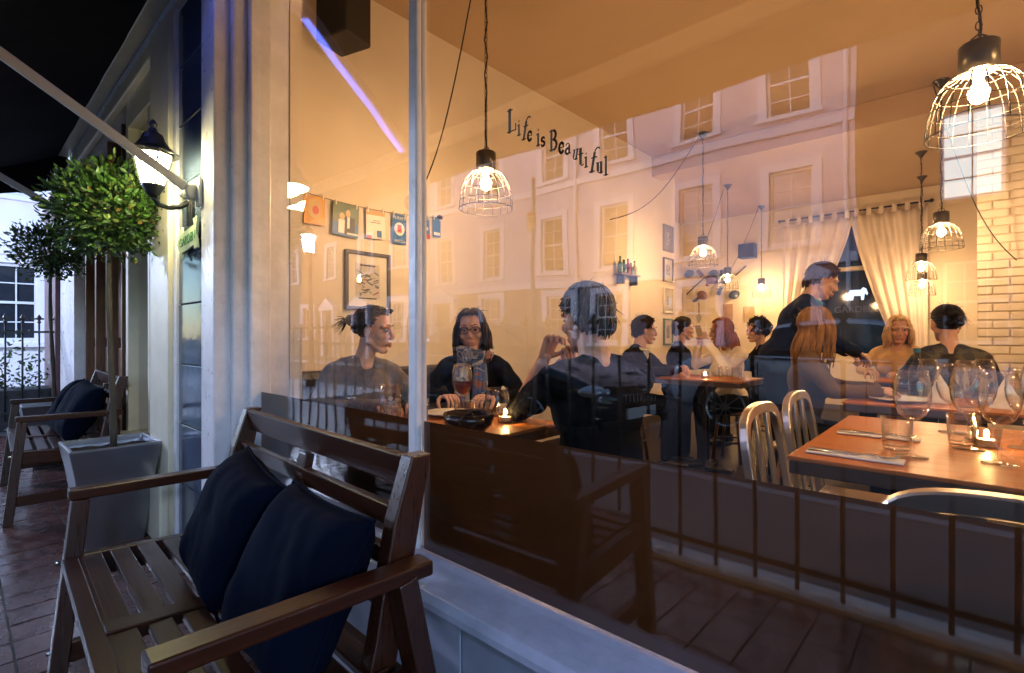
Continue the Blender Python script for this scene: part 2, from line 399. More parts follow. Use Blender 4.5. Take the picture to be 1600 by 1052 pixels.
# glazed tile panel behind the lantern
m_gt = M('glazed_slate_tile', (0.055, 0.075, 0.12), 0.10, var=0.3, scale=3, bump=0.10, bscale=9, rvar=0.05)
gp = B('tile_panel', m_grout, cafe, (-3.16, -2.656, 0.812, 1.12, 0.0, 2.838))
z = 0.03
for k in range(9):
    hh = 0.31
    B('glazed_tile', m_gt, gp, (-3.10, -2.70, 0.800 - 0.001 * (k % 2), 0.8115, z, z + hh - 0.006), bevel=0.003); z += hh
B('panel_bead', m_white, cafe, (-2.698, -2.657, 0.786, 0.811, 0.0, 2.836), (-3.158, -3.105, 0.786, 0.811, 0.0, 2.836), bevel=0.006)
B('cream_pilaster', m_cream, cafe, (-3.53, -3.162, 0.765, 1.12, 0.0, 2.838), bevel=0.006)
B('cream_pilaster_foot', m_cream, cafe, (-3.56, -3.13, 0.72, 0.764, 0.0, 0.34), bevel=0.012)
# the second window and the timber shopfront beyond
B('side_window_frame', m_cream, cafe, (-3.60, -3.532, 0.84, 0.96, 0.42, 2.838), (-4.55, -4.48, 0.84, 0.96, 0.42, 2.838), (-4.48, -3.60, 0.84, 0.96, 2.60, 2.838), (-3.98, -3.93, 0.85, 0.95, 0.47, 2.60), bevel=0.006)
B('side_window_sill', m_cream, cafe, (-4.56, -3.531, 0.78, 0.97, 0.36, 0.42), bevel=0.008)
B('side_window_pane', m_glass, cafe, (-4.479, -3.981, 0.902, 0.908, 0.425, 2.6)); B('side_window_pane', m_glass, cafe, (-3.929, -3.601, 0.902, 0.908, 0.425, 2.6))
B('side_riser', m_stall, cafe, (-4.56, -3.532, 0.86, 0.97, 0.0, 0.358))
B('lobby_wall', M('tan_lobby', (0.30, 0.17, 0.09), 0.7, var=0.2), cafe, (-4.6, -3.12, 2.2, 2.3, 0.0, 3.29), (-4.62, -4.56, 0.97, 2.2, 0.0, 3.29), (-3.2, -3.11, 1.13, 2.2, 0.0, 3.29))
m_tim = M('varnished_timber', (0.13, 0.055, 0.022), 0.35, var=0.35, scale=3, stretch=(12, 12, 1.2), bump=0.1, bscale=14)
shop = thing('timber_shopfront', 'brown varnished timber shopfront beyond the second bench', 'shopfront', (-5.7, 0.9, 0))
B('wall', m_tim, shop, (-1.14, 1.14, 0.12, 0.3, 0, 2.838))
for k in range(4):
    B('timber_panel', m_tim, shop, (-1.10 + k * .56, -1.10 + k * .56 + .50, 0.085, 0.119, 0.25, 1.0), bevel=0.012)
    B('timber_panel', m_tim, shop, (-1.10 + k * .56, -1.10 + k * .56 + .50, 0.085, 0.119, 1.08, 2.7), bevel=0.012)
for k in range(5): B('timber_post', m_tim, shop, (-1.139 + k * .56, -1.139 + k * .56 + .036, 0.02, 0.1195, 0, 2.836), bevel=0.006)

# letters on the glass ------------------------------------------------------
def arc(cx, cy, rx, ry, a0, a1, n=10): return [(cx + rx * math.cos(R(a0 + (a1 - a0) * i / n)), cy + ry * math.sin(R(a0 + (a1 - a0) * i / n))) for i in range(n + 1)]
GLY = {  # (width, thick strokes, thin strokes) on a unit cap height, slab serifs drawn as strokes
 'L': (0.72, [[(.2, 0), (.2, 1)]], [[(.02, .97), (.4, .97)], [(.02, .03), (.66, .03), (.66, .3)]]),
 'i': (0.36, [[(.18, 0), (.18, .62)]], [[(.03, .60), (.18, .60)], [(.02, .02), (.34, .02)], [(.15, .80), (.21, .86)]]),
 'f': (0.42, [[(.18, 0), (.18, .78)]], [arc(.34, .80, .16, .18, 180, 40, 6), [(.03, .60), (.36, .60)], [(.03, .02), (.34, .02)]]),
 'e': (0.52, [arc(.26, .31, .21, .30, 40, 180, 8), arc(.26, .31, .21, .30, 180, 320, 8)], [[(.06, .34), (.46, .34)], arc(.26, .31, .21, .30, 0, 45, 4)]),
 's': (0.44, [arc(.22, .46, .15, .14, 60, 250, 8) + arc(.22, .17, .16, .15, 80, -120, 8)], [[(.38, .45), (.38, .6)], [(.04, .02), (.04, .2)]]),
 'B': (0.70, [[(.18, 0), (.18, 1)], arc(.34, .26, .24, .24, -80, 80, 8), arc(.32, .75, .20, .22, -80, 80, 8)], [[(.02, .97), (.36, .97)], [(.02, .03), (.38, .03)], [(.18, .52), (.38, .52)]]),
 'a': (0.52, [[(.38, .04), (.38, .46)], arc(.22, .17, .16, .16, 60, 300, 8)], [arc(.24, .46, .15, .15, 10, 160, 6), [(.22, .34), (.38, .34)], [(.38, .03), (.5, .03)]]),
 'u': (0.56, [[(.14, .60), (.14, .18)], [(.42, .60), (.42, 0)]], [arc(.27, .18, .13, .16, 180, 330, 6), [(.02, .6), (.15, .6)], [(.30, .6), (.43, .6)], [(.42, .02), (.54, .02)]]),
 't': (0.38, [[(.17, .14), (.17, .85)]], [arc(.29, .14, .12, .12, 180, 320, 5), [(.02, .6), (.36, .6)]]),
 'l': (0.36, [[(.18, 0), (.18, 1)]], [[(.03, .97), (.18, .97)], [(.02, .02), (.34, .02)]])}
m_let = M('dark_vinyl', (0.05, 0.038, 0.018), 0.6, var=0.1)
let = thing('window_lettering', 'dark vinyl words Life is Beautiful stuck on the shop window', 'lettering', (-0.875, G, 1.5))
xx = 0.0; word = 'Life is Beautiful'
sizes = [.062, .046, .058, .040, .03, .050, .038, .03, .052, .042, .044, .040, .050, .040, .056, .042, .044]
for i, chx in enumerate(word):
    s_ = sizes[i] * .92
    if chx == ' ': xx += 0.0105; continue
    wd, thick, thin = GLY[chx]
    zb = 0.117 - xx * 0.56 + 0.004 * math.sin(i * 2.1) - (0.012 if i > 11 else 0)
    slant = 0.25 if i in (2, 11, 14) else 0.0
    mb = MB()
    def ribbon(pts, hw):
        P = [Vector((xx + (p[0] + slant * p[1]) * s_ * 0.78, 0, zb + p[1] * s_)) for p in pts]
        for a, b in zip(P[:-1], P[1:]):
            d = (b - a); L = d.length
            if L < 1e-6: continue
            d.normalize(); mb.bar(a - d * hw * .6, b + d * hw * .6, 0.0006, hw * 2, up=(-d.z, 0, d.x)) if False else mb.box((a + b) / 2, (L + hw * 1.2, 0.0006, hw * 2), Matrix(((d.x, 0, -d.z), (0, 1, 0), (d.z, 0, d.x))))
    for st in thick: ribbon(st, s_ * (0.06 if i % 3 else 0.075))
    for st in thin: ribbon(st, s_ * 0.028)
    o = mb.build('letter', m_let, let); o.location = (0, -0.0035, 0)
    xx += wd * s_ * 0.78 + 0.0022

# ------------------------------------------------------------------ awning
awn = thing('awning', 'black canvas awning with valance stretched over the terrace', 'awning', (0, 0, 2.4))
AX0, AX1, AY, AZ = -7.3, 4.2, -0.42, 2.50
mb = MB(); nx, ny = 40, 6
def aw(i, k):
    u = i / nx; v = k / ny
    return Vector((AX0 + (AX1 - AX0) * u, 0.84 + (AY - 0.84) * v, 3.10 + (AZ + .03 - 3.10) * v - 0.05 * math.sin(math.pi * v) - 0.008 * math.sin(u * 75) * math.sin(math.pi * v) - 2.4))
vs = [aw(i, k) for k in range(ny + 1) for i in range(nx + 1)]; n1 = len(vs)
vs += [v + Vector((0, 0, 0.004)) for v in vs]
fs = []
for k in range(ny):
    for i in range(nx):
        a = k * (nx + 1) + i; q = (a, a + 1, a + nx + 2, a + nx + 1); fs.append(q); fs.append(tuple(n1 + j for j in reversed(q)))
mb._add(vs, fs); mb.build('canopy', m_awn, awn, smooth=True)
mb = MB(); ns = 96
for i in range(ns):
    x0 = AX0 + (AX1 - AX0) * i / ns; x1 = AX0 + (AX1 - AX0) * (i + 1) / ns
    w0 = AY - 0.032 + 0.012 * math.sin(i * .8); w1 = AY - 0.032 + 0.012 * math.sin((i + 1) * .8)
    zb = AZ - 0.27 - 2.4
    vs = [(x0, w0, AZ - .02 - 2.4), (x1, w1, AZ - .02 - 2.4), (x1, w1, zb), (x0, w0, zb)]
    vs += [(a, b - .004, c) for a, b, c in vs]
    mb._add(vs, [(0, 1, 2, 3), (7, 6, 5, 4), (3, 2, 6, 7), (0, 4, 5, 1)])
mb.build('valance', m_awn, awn)
mb = MB(); mb._add([(AX0, 0.84, .70), (AX0, AY, AZ + .03 - 2.4), (AX0, AY, AZ - .27 - 2.4), (AX0, .2, .12), (AX0, .84, .30)] + [(AX0 - .004, 0.84, .70), (AX0 - .004, AY, AZ + .03 - 2.4), (AX0 - .004, AY, AZ - .27 - 2.4), (AX0 - .004, .2, .12), (AX0 - .004, .84, .30)],
    [(0, 1, 2, 3, 4), (9, 8, 7, 6, 5)]); mb.build('side_cheek', m_awn, awn)
mb = MB(); mb.box(((AX0 + AX1) / 2, AY, AZ - 2.4), (AX1 - AX0, 0.05, 0.11)); mb.build('front_bar', M('cream_bar_paint', (0.80, 0.74, 0.60), 0.35, var=.1), awn, bevel=0.008)
mb = MB(); mb.box(((AX0 + AX1) / 2, 0.80, 0.70), (AX1 - AX0, 0.10, 0.10)); mb.build('roller_box', M('box_paint', (0.40, 0.36, 0.28), 0.4, var=.12), awn, bevel=0.012)
for x, zb in ((-2.71, 1.775), (-4.62, 1.80), (1.6, 1.775)):
    mb = MB(); mb.bar((x, 0.76, zb - 2.4), (x, AY + .03, AZ - .02 - 2.4), 0.016, 0.042); mb.build('pivot_arm', m_armpaint, awn, bevel=0.004)
    mb = MB(); mb.lathe([(0, -.022), (.035, -.022), (.04, -.01), (.04, .01), (.035, .022), (0, .022)], 16, (x, 0.755, zb - 2.4), rot=Matrix.Rotation(R(90), 3, 'Y'))
    mb.box((x + .035, 0.772, zb - 2.4), (.05, .016, .13)); mb.build('arm_bracket', m_armpaint, awn, smooth=False, bevel=0.003)
m_strip = EMIT('blue_streak_glow', (0.16, 0.22, 1.0), 1.5)  # glowing strip added so the arm shows as a blue streak
m_fold = M('blue_lit_arm_tint', (0.50, 0.56, 1.0), 0.3, var=.05)  # blue light on the arm is put into its base colour
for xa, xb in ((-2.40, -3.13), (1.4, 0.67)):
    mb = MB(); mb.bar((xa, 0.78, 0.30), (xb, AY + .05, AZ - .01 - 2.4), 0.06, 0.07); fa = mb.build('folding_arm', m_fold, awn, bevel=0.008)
    mb = MB(); mb.bar((xa - .02, 0.74, 0.258), (xb + .02, AY + .09, AZ - .052 - 2.4), 0.034, 0.012); mb.build('streak_glow', m_strip, fa)
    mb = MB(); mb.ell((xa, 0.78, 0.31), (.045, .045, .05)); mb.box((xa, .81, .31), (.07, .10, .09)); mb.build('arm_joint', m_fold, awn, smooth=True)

# ------------------------------------------------------------------ street side seen in the glass
m_room = M('dark_interior', (0.03, 0.025, 0.02), 0.9)
m_dpane = M('dark_sash_glass', (0.02, 0.025, 0.035), 0.08, var=0.2, spec=0.25)
m_sash = M('white_sash', (0.70, 0.68, 0.70), 0.45, var=0.05)
m_litpane = EMIT('lit_room_window', (0.80, 0.95, 1.0), 1.5)
def wall_holes(mb, x0, x1, z0, z1, holes, y, depth):
    xs = sorted({x0, x1, *[h[0] for h in holes], *[h[1] for h in holes]}); zs = sorted({z0, z1, *[h[2] for h in holes], *[h[3] for h in holes]})
    for i in range(len(xs) - 1):
        for k in range(len(zs) - 1):
            cx, cz = (xs[i] + xs[i + 1]) / 2, (zs[k] + zs[k + 1]) / 2
            if any(h[0] < cx < h[1] and h[2] < cz < h[3] for h in holes): continue
            mb._add([(xs[i], y, zs[k]), (xs[i + 1], y, zs[k]), (xs[i + 1], y, zs[k + 1]), (xs[i], y, zs[k + 1])], [(0, 1, 2, 3)])
    for h in holes:
        a, b, c, d = h; yb = y - depth
        mb._add([(a, y, c), (b, y, c), (b, y, d), (a, y, d), (a, yb, c), (b, yb, c), (b, yb, d), (a, yb, d)],
                [(0, 4, 5, 1), (1, 5, 6, 2), (2, 6, 7, 3), (3, 7, 4, 0)])
def house(name, label, x0, x1, y, zt, mat, wins, m_trim, doors=(), trimw=0.16, lit=None, band=(2.75, 6.0), ground=None):
    h = thing(name, label, 'house', ((x0 + x1) / 2, y, 0)); ox = (x0 + x1) / 2
    mb = MB(); holes = [(xc - w_ / 2 - ox, xc + w_ / 2 - ox, a, b) for (xc, w_, a, b) in wins] + [(xc - w_ / 2 - ox, xc + w_ / 2 - ox, 0.1, b) for (xc, w_, b) in doors]
    GS = 2.75
    wall_holes(mb, x0 - ox, x1 - ox, GS, zt, [q for q in holes if q[2] > GS], 0, 0.2)
    g0 = MB(); wall_holes(g0, x0 - ox, x1 - ox, 0, GS, [q for q in holes if q[2] < GS], 0, 0.2); g0.build('ground_storey', ground or mat, h)
    mb.bb(x0 - ox, x1 - ox, -7.0, -0.35, 0, zt - .3); mb.build('wall', mat, h)
    for zz in band: B('string_course', m_trim, h, (x0 - ox + .001, x1 - ox - .001, 0.0, 0.10, zz, zz + 0.22), bevel=0.02)
    B('cornice', m_trim, h, (x0 - ox, x1 - ox, 0.0, 0.30, zt - .7, zt - .42), (x0 - ox, x1 - ox, -.3, 0.12, zt, zt + .12))
    for (xc, w_, a, b) in wins:
        X = xc - ox; il = lit and abs(xc - lit[0]) < .3 and abs((a + b) / 2 - lit[1]) < 1.2
        fr = B('window', m_sash, h, (X - w_ / 2, X - w_ / 2 + .06, -.16, -.08, a, b), (X + w_ / 2 - .06, X + w_ / 2, -.16, -.08, a, b), (X - w_ / 2 + .06, X + w_ / 2 - .06, -.16, -.08, b - .06, b), (X - w_ / 2 + .06, X + w_ / 2 - .06, -.16, -.08, a, a + .07), (X - w_ / 2 + .06, X + w_ / 2 - .06, -.15, -.07, (a + b) / 2 - .025, (a + b) / 2 + .025))
        gb = MB(); nxb = 3 if w_ > .95 else 2; nzb = 4
        for i in range(1, nxb): gb.bb(X - w_ / 2 + w_ * i / nxb - .012, X - w_ / 2 + w_ * i / nxb + .012, -.125, -.095, a + .07, b - .06)
        for i in range(1, nzb):
            if i * 2 != nzb: gb.bb(X - w_ / 2 + .06, X + w_ / 2 - .06, -.122, -.098, a + (b - a) * i / nzb - .012, a + (b - a) * i / nzb + .012)
        gb.build('glazing_bars', m_sash if not il else m_black, fr)
        B('pane', m_litpane if il else m_dpane, fr, (X - w_ / 2 + .03, X + w_ / 2 - .03, -.135, -.128, a + .03, b - .03))
        if trimw:
            B('surround', m_trim, fr, (X - w_ / 2 - trimw, X - w_ / 2 - .001, 0.0, 0.05, a - .02, b + trimw), (X + w_ / 2 + .001, X + w_ / 2 + trimw, 0.0, 0.05, a - .02, b + trimw), (X - w_ / 2, X + w_ / 2, 0.0, 0.05, b + .001, b + trimw))
        B('window_ledge', m_trim, fr, (X - w_ / 2 - trimw - .05, X + w_ / 2 + trimw + .05, -0.05, 0.13, a - .12, a - .021), bevel=0.01)
    for (xc, w_, b) in doors:
        X = xc - ox
        d = B('door', m_black, h, (X - w_ / 2, X + w_ / 2, -.17, -.10, 0.1, b))
        for sx in (-1, 1):
            B('door_column', m_trim, h, (X + sx * (w_ / 2 + .16) - .12, X + sx * (w_ / 2 + .16) + .12, 0.0, .22, 0.0, b + .1), bevel=0.02)
        pm = MB(); pm.poly([(-w_ / 2 - .4, b + .1), (w_ / 2 + .4, b + .1), (w_ / 2 + .4, b + .28), (0, b + .75), (-w_ / 2 - .4, b + .28)], lambda u, v, dd: (X + u, dd, v), 0.0, 0.32); pm.build('pediment', m_trim, h)
    m_ = MB(); m_.tube([(x1 - ox - .18, .09, 0), (x1 - ox - .18, .09, zt - .7)], .05, 8); m_.build('drainpipe', m_trim, h)
    return h
m_lil = M('pale_pink_stucco', (0.58, 0.50, 0.58), 0.8, var=0.14, scale=0.9)
m_lil2 = M('pale_lilac_stucco', (0.54, 0.49, 0.60), 0.8, var=0.14, scale=0.9)
m_gnd = M('dimmed_ground_storey', (0.20, 0.17, 0.19), 0.8, var=0.15, scale=1.5)  # darkened in colour so the ground storeys reflect dimly in the shop window
m_trimw = M('white_stucco_trim', (0.78, 0.72, 0.78), 0.7, var=0.05, scale=2)
m_dbrick = M('dark_stock_brick', (0.05, 0.035, 0.028), 0.9, var=0.4, scale=9)
m_ybrick = M('yellow_stock_brick', (0.24, 0.16, 0.10), 0.9, var=0.35, scale=9)
HY = -11.6
house('terraced_house', 'pink stucco house reflected in the glass above the middle diners', -9.25, -1.9, HY, 10.0, m_lil,
      [(-3.24, .95, 3.3, 5.15), (-5.5, .95, 3.3, 5.15), (-8.1, .95, 3.3, 5.15), (-3.24, .95, 6.5, 8.1), (-5.5, .95, 6.5, 8.1), (-8.1, .95, 6.5, 8.1), (-8.2, 1.0, 0.95, 2.5), (-5.4, 1.0, 0.95, 2.5)], m_trimw, doors=[(-3.3, 1.0, 2.3)], trimw=.2, ground=m_gnd)
house('terraced_house', 'lilac stucco house reflected in the glass over the scarfed woman', -17.4, -9.25, HY, 9.6, m_lil2,
      [(-10.4, .9, 3.3, 5.1), (-13.2, .9, 3.3, 5.1), (-15.9, .9, 3.3, 5.1), (-10.4, .9, 6.4, 8.0), (-13.2, .9, 6.4, 8.0), (-15.9, .9, 6.4, 8.0), (-10.2, 1.0, .95, 2.5), (-13.2, 1.0, .95, 2.5)], m_trimw, doors=[(-16.0, 1.0, 2.3)], trimw=.2, ground=m_gnd)
house('terraced_house', 'brick house with white window surrounds reflected beside the framed print', -34.0, -17.4, HY, 8.4, m_ybrick,
      [(-19.0, .95, 4.2, 5.9), (-22.0, .95, 4.2, 5.9), (-25.2, .95, 4.2, 5.9), (-29.4, .95, 4.2, 5.9), (-19.2, 1.0, 1.0, 2.7), (-27.9, 1.0, 1.0, 2.7), (-31.5, 1, 1.0, 2.7)], m_trimw, doors=[(-22.2, 1.0, 2.4), (-25.2, 1.0, 2.4)], trimw=.24, band=())
house('terraced_house', 'dark brick house with one brightly lit window reflected above the white brick wall', -1.9, 9.0, HY, 10.5, m_dbrick,
      [(0.02, .95, 3.9, 5.65), (3.2, .95, 3.9, 5.65), (0.1, 1.0, 0.95, 2.6), (3.2, 1.0, .95, 2.6)], m_dbrick, trimw=0.0, lit=(0.02, 4.8), band=())
# neighbours down the street on the cafe side
nb = house('terraced_house', 'bright white stucco house with columns at the far left end of the terrace', -20.0, -9.0, 0, 8.0, m_trimw,
      [(-18, 1, 1.0, 2.6), (-14.6, 1., 1.0, 2.6), (-11.2, 1., 1.0, 2.6), (-18, 1, 4.0, 5.8), (-14.6, 1, 4.0, 5.8), (-11.2, 1, 4.0, 5.8)], m_trimw, trimw=.18)
nb.rotation_euler = (0, 0, R(-90)); nb.location = (-14.5, 4.0, 0)
B('boundary_pier', m_white, cafe, (-7.9, -6.9, .84, 1.3, 0, 2.838)); 
B('maroon_pier', M('maroon_paint', (0.075, 0.018, 0.022), .4), cafe, (-9.0, -7.95, .80, 1.3, 0, 2.838))
for k in range(2):
    pass
# iron railing beside the terrace, and the cross railing at the far end
def finial_bar(h=1.24):
    m = MB(); m.tube([(0, 0, 0.02), (0, 0, h - .10)], 0.0095, 8)
    fm = MB(); fm.lathe([(0, 0), (.013, .0), (.02, .012), (.013, .024), (.010, .03), (.022, .045), (.026, .058), (.018, .075), (.006, .096), (0, .104)], 8, (0, 0, h - .105))
    fm.box((0, 0, h - .055), (.085, .014, .02)); fm.box((0, 0, h - .055), (.014, .085, .02))
    return m.mesh('bar', m_black, True), fm.mesh('finial', m_black, False)
barm, finm = finial_bar()
def railing(label, p0, p1, step, h0=0.0, rz=0):
    L = (Vector(p1) - Vector(p0)).length; a = math.degrees(math.atan2(p1[1] - p0[1], p1[0] - p0[0]))
    t = thing('iron_railing', label, 'railing', (*p0, h0), a)
    n = int(L / step)
    for i in range(n + 1):
        o = link('bar', barm, t); o.location = (i * step, 0, 0); f = link('finial', finm, o)
    B('rail', m_black, t, (-.05, L + .05, -.018, .018, 1.02, 1.045)); B('rail', m_black, t, (-.05, L + .05, -.018, .018, 0.10, 0.125))
    return t
railing('black iron railing of finial bars reflected across the big window', (-6.0, -0.53), (1.2, -0.53), 0.17, 0.0)
railing('short black railing with spear finials beyond the far bench', (-8.05, -0.45), (-8.05, 0.82), 0.14, 0.12)
# ------------------------------------------------------------------ street lamp (lit) and sign post
sl = thing('street_lamp', 'lit black street lantern on a post reflected left of the framed print', 'street lamp', (-10.75, -3.35, 0.004))
mb = MB(); mb.tube([(0, 0, 0), (0, 0, .5), (0, 0, .55), (0, 0, 2.9)], [.09, .08, .055, .035], 10); mb.build('post', m_black, sl, True)
mb = MB()
mb.lathe([(.08, 0), (.15, .36)], 4, (0, 0, 2.95)); g = mb.build('lantern_glass', EMIT('street_lamp_glow', (0.58, 0.70, 1.0), 560), sl)
mb = MB(); mb.lathe([(.19, .0), (.16, .05), (.09, .17), (.03, .22), (.02, .3), (0, .32)], 8, (0, 0, 3.315)); mb.build('lantern_cap', m_black, sl)
mb = MB(); mb.lathe([(0.0, 0), (.10, 0), (.10, .05), (0, .05)], 8, (0, 0, 2.895)); mb.build('lantern_base', m_black, sl)
fill_lamp = dup(sl, (6.2, -1.72, 0.0), 0, 'added fill street lantern on the near kerb, outside the picture to the right')  # added lamp out of view, fills the cars, sill and mullion
for c in fill_lamp.children:
    if c.name.startswith('lantern_glass'):
        c.data = c.data.copy(); c.data.materials[0] = EMIT('fill_lamp_glow', (0.56, 0.66, 1.0), 150)
sp = thing('sign_post', 'thin pole with a small white parking plate reflected beside the lettering', 'sign', (-3.04, -1.75, 0))
mb = MB(); mb.tube([(0, 0, 0), (0, 0, 2.6)], .018, 10); mb.build('pole', M('galvanised_pole', (.35, .35, .36), .4, .7), sp, True)
pt = B('plate', M('white_plate', (.8, .8, .8), .4), sp, (-.058, .058, .024, .03, 2.10, 2.28)); B('red_band', M('red_print', (.5, .03, .03), .4), pt, (-.05, .05, .0301, .0312, 2.235, 2.265))
B('text_line', m_black, pt, (-.045, .045, .0301, .0312, 2.205, 2.213), (-.045, .04, .0301, .0312, 2.185, 2.193), (-.045, .042, .0301, .0312, 2.165, 2.173))

# ------------------------------------------------------------------ wall lantern and arrow sign
m_lampglass = EMIT('lantern_glow', (1.0, 0.93, 0.62), 8)
wl = thing('wall_lantern', 'black iron wall lantern glowing yellow above the arrow sign', 'lantern', (-2.86, 0.785, 1.735)); wl.scale = (.92, .92, .9)
mb = MB(); mb.tube([(0.0, 0, -.10), (0, 0, .10)], .016, 10); mb.box((0, 0.008, 0), (.05, .016, .20)); mb.build('wall_plate', m_black, wl, bevel=0.003)
mb = MB(); mb.tube([(0, -.01, .03), (0, -.05, -.005), (.01, -.10, -.02), (.03, -.15, -.015), (.05, -.175, .02)], [.016, .014, .013, .014, .016], 10)
mb.tube([(0, -.01, .09), (0, -.035, .085), (0, -.045, .06), (0, -.03, .045), (0, -.02, .06)], .007, 8); mb.build('bracket_arm', m_black, wl, True)
lb = (.055, -.178, .02)
mb = MB(); mb.lathe([(0, 0), (.028, 0), (.034, .018), (.05, .045), (.052, .055), (0, .055)], 12, lb); mb.build('lantern_base', m_black, wl, True)
z0, z1, r0, r1 = .055, .215, .052, .088
mb = MB(); mb.lathe([(r0 * .93, z0), (r1 * .93, z1)], 6, lb); gl = mb.build('lantern_glass', EMIT('lantern_pane_glow', (1.0, 0.90, 0.46), 38), wl)
mb = MB()
for k in range(6):
    a = 2 * math.pi * k / 6; mb.bar(Vector(lb) + Vector((r0 * math.cos(a), r0 * math.sin(a), z0)), Vector(lb) + Vector((r1 * math.cos(a), r1 * math.sin(a), z1)), .008, .008)
mb.lathe([(r1 * .9, z1 - .008), (r1 * 1.06, z1 - .008), (r1 * 1.06, z1 + .006), (r1 * .9, z1 + .006)], 6, lb); mb.build('lantern_bars', m_black, wl)
mb = MB(); mb.lathe([(.112, z1 - .004), (.115, z1 + .004), (.075, z1 + .035), (.052, z1 + .07), (.042, z1 + .10), (.022, z1 + .115), (.014, z1 + .135), (.02, z1 + .15), (.010, z1 + .17), (0, z1 + .18)], 12, lb); mb.build('lantern_roof', m_black, wl)

sg = thing('arrow_sign', 'pale green arrow shaped sign reading GARDEN under the wall lantern', 'sign', (-2.87, 0.775, 1.57), 0)
m_sg = M('mint_sign_paint', (0.52, 0.62, 0.42), 0.5, var=0.12, scale=12, bump=.1)
mb = MB(); ar = [(-.17, .0), (-.09, .085), (-.09, .05), (.10, .07), (.085, .10), (.15, .105), (.13, .02), (.15, -.045), (.10, -.05), (.10, -.03), (-.09, -.05), (-.09, -.085)]
mb.poly(ar, lambda u, v, d: (u, d, v), 0, .012); mb.build('board', m_sg, sg, bevel=0.002)
tcu = bpy.data.curves.new('garden_text', 'FONT'); tcu.body = 'GARDEN'; tcu.size = .062; tcu.extrude = .0008; tcu.align_x = 'CENTER'; tcu.align_y = 'CENTER'
to = bpy.data.objects.new('tmp_text', tcu); COL.objects.link(to)
bpy.context.view_layer.update()
tme_ = bpy.data.meshes.new_from_object(to.evaluated_get(bpy.context.evaluated_depsgraph_get())); bpy.data.objects.remove(to)
tme_.materials.clear(); tme_.materials.append(M('green_letter_paint', (0.05, 0.22, 0.07), .5))
tx_ = link('lettering', tme_, sg); tx_.rotation_euler = (R(90), R(-4), 0); tx_.location = (.005, -.0015, .008)

# ------------------------------------------------------------------ benches and cushions
def make_bench(label):
    t = thing('garden_bench', label, 'bench', (0, 0, 0))
    L = 0.612
    for sx in (-1, 1):
        x = sx * (L - .03)
        m = MB(); m.bar((x, -.300, 0), (x, -.238, .595), .045, .058, up=(1, 0, 0)); m.build('front_leg', m_teakz, t, bevel=.004)
        m = MB(); m.bar((x, .30, 0), (x, .17, .60), .045, .065, up=(1, 0, 0)); m.build('rear_leg', m_teakz, t, bevel=.004)
        m = MB(); m.bar((x, -.268, .612), (x, .235, .606), .056, .032); m.build('armrest', m_teaky, t, bevel=.005)
        m = MB(); m.bar((x, -.27, .385), (x, .20, .36), .034, .075); m.build('seat_side_rail', m_teaky, t, bevel=.004)
        m = MB(); m.bar((x, -.29, .13), (x, .25, .13), .03, .06); m.build('stretcher', m_teaky, t, bevel=.004)
        m = MB()
        pp = [(.135, .34), (.165, .46), (.188, .58), (.212, .70), (.248, .835)]
        hw = [.032, .032, .034, .034, .026]
        ou = [(p[0] - h, p[1]) for p, h in zip(pp, hw)] + [(p[0] + h, p[1]) for p, h in reversed(list(zip(pp, hw)))]
        xb = sx * (L - .085)
        m.poly(ou, lambda u, v, d: (d, u, v), xb - .022, xb + .022); m.build('back_post', m_teakz, t, bevel=.004)
        m = MB()
        for zz, yy in ((.56, .205), (.28, .27), (.40, -.31), (.13, -.33)):
            m.lathe([(0, 0), (.008, 0), (.007, .004), (0, .006)], 10, (x + sx * .0226, yy - (.02 if yy > 0 else -.02), zz), rot=Matrix.Rotation(R(90 * sx), 3, 'Y'))
        m.build('bolt', m_steel, t, True)
    m = MB(); m.bar((-L + .06, -.248, .385), (L - .06, -.248, .385), .03, .075); m.build('front_rail', m_teak, t, bevel=.004)
    m = MB(); m.bar((-L + .06, .185, .355), (L - .06, .185, .355), .03, .06); m.build('rear_rail', m_teak, t, bevel=.004)
    n = 6; x0, x1 = -L + .055, L - .055
    for k in range(n):
        y = -.215 + k * .070; z = .415 - (y + .25) * .05
        for a, b in ((x0, -.034), (.034, x1)):
            m = MB(); m.bar((a, y, z), (b, y, z), .050, .018); m.build('seat_slat', m_teak, t, bevel=.003)
    m = MB(); m.bar((0, -.248, .418), (0, .18, .395), .06, .022); m.build('seat_divider', m_teaky, t, bevel=.003)
    m = MB(); m.bar((-L + .06, -.266, .416), (L - .06, -.266, .416), .040, .02); m.build('front_slat', m_teak, t, bevel=.003)
    def yb(z): return .188 + (z - .58) * .20 + max(0, z - .70) * .06
    for zc, hh in ((.795, .075), (.695, .052), (.610, .050), (.525, .05)):
        m = MB(); m.bar((-L + .108, yb(zc), zc), (L - .108, yb(zc), zc), .02, hh, up=(0, -.2, 1)); m.build('back_slat', m_teak, t, bevel=.003)
    m = MB(); m.bar((0, yb(.40) - .002, .40), (0, yb(.755) - .002, .755), .028, .05, up=(1, 0, 0)); m.build('back_divider', m_teakz, t, bevel=.003)
    return t
bench = make_bench('dark brown slatted wooden bench in the foreground under the big window')
bench.location = (-1.470, .480, 0); bench.rotation_euler[2] = R(-2.4)
dup(bench, (-4.72, .53, 0), -2, 'dark brown slatted wooden bench farther along, behind the zinc planter')

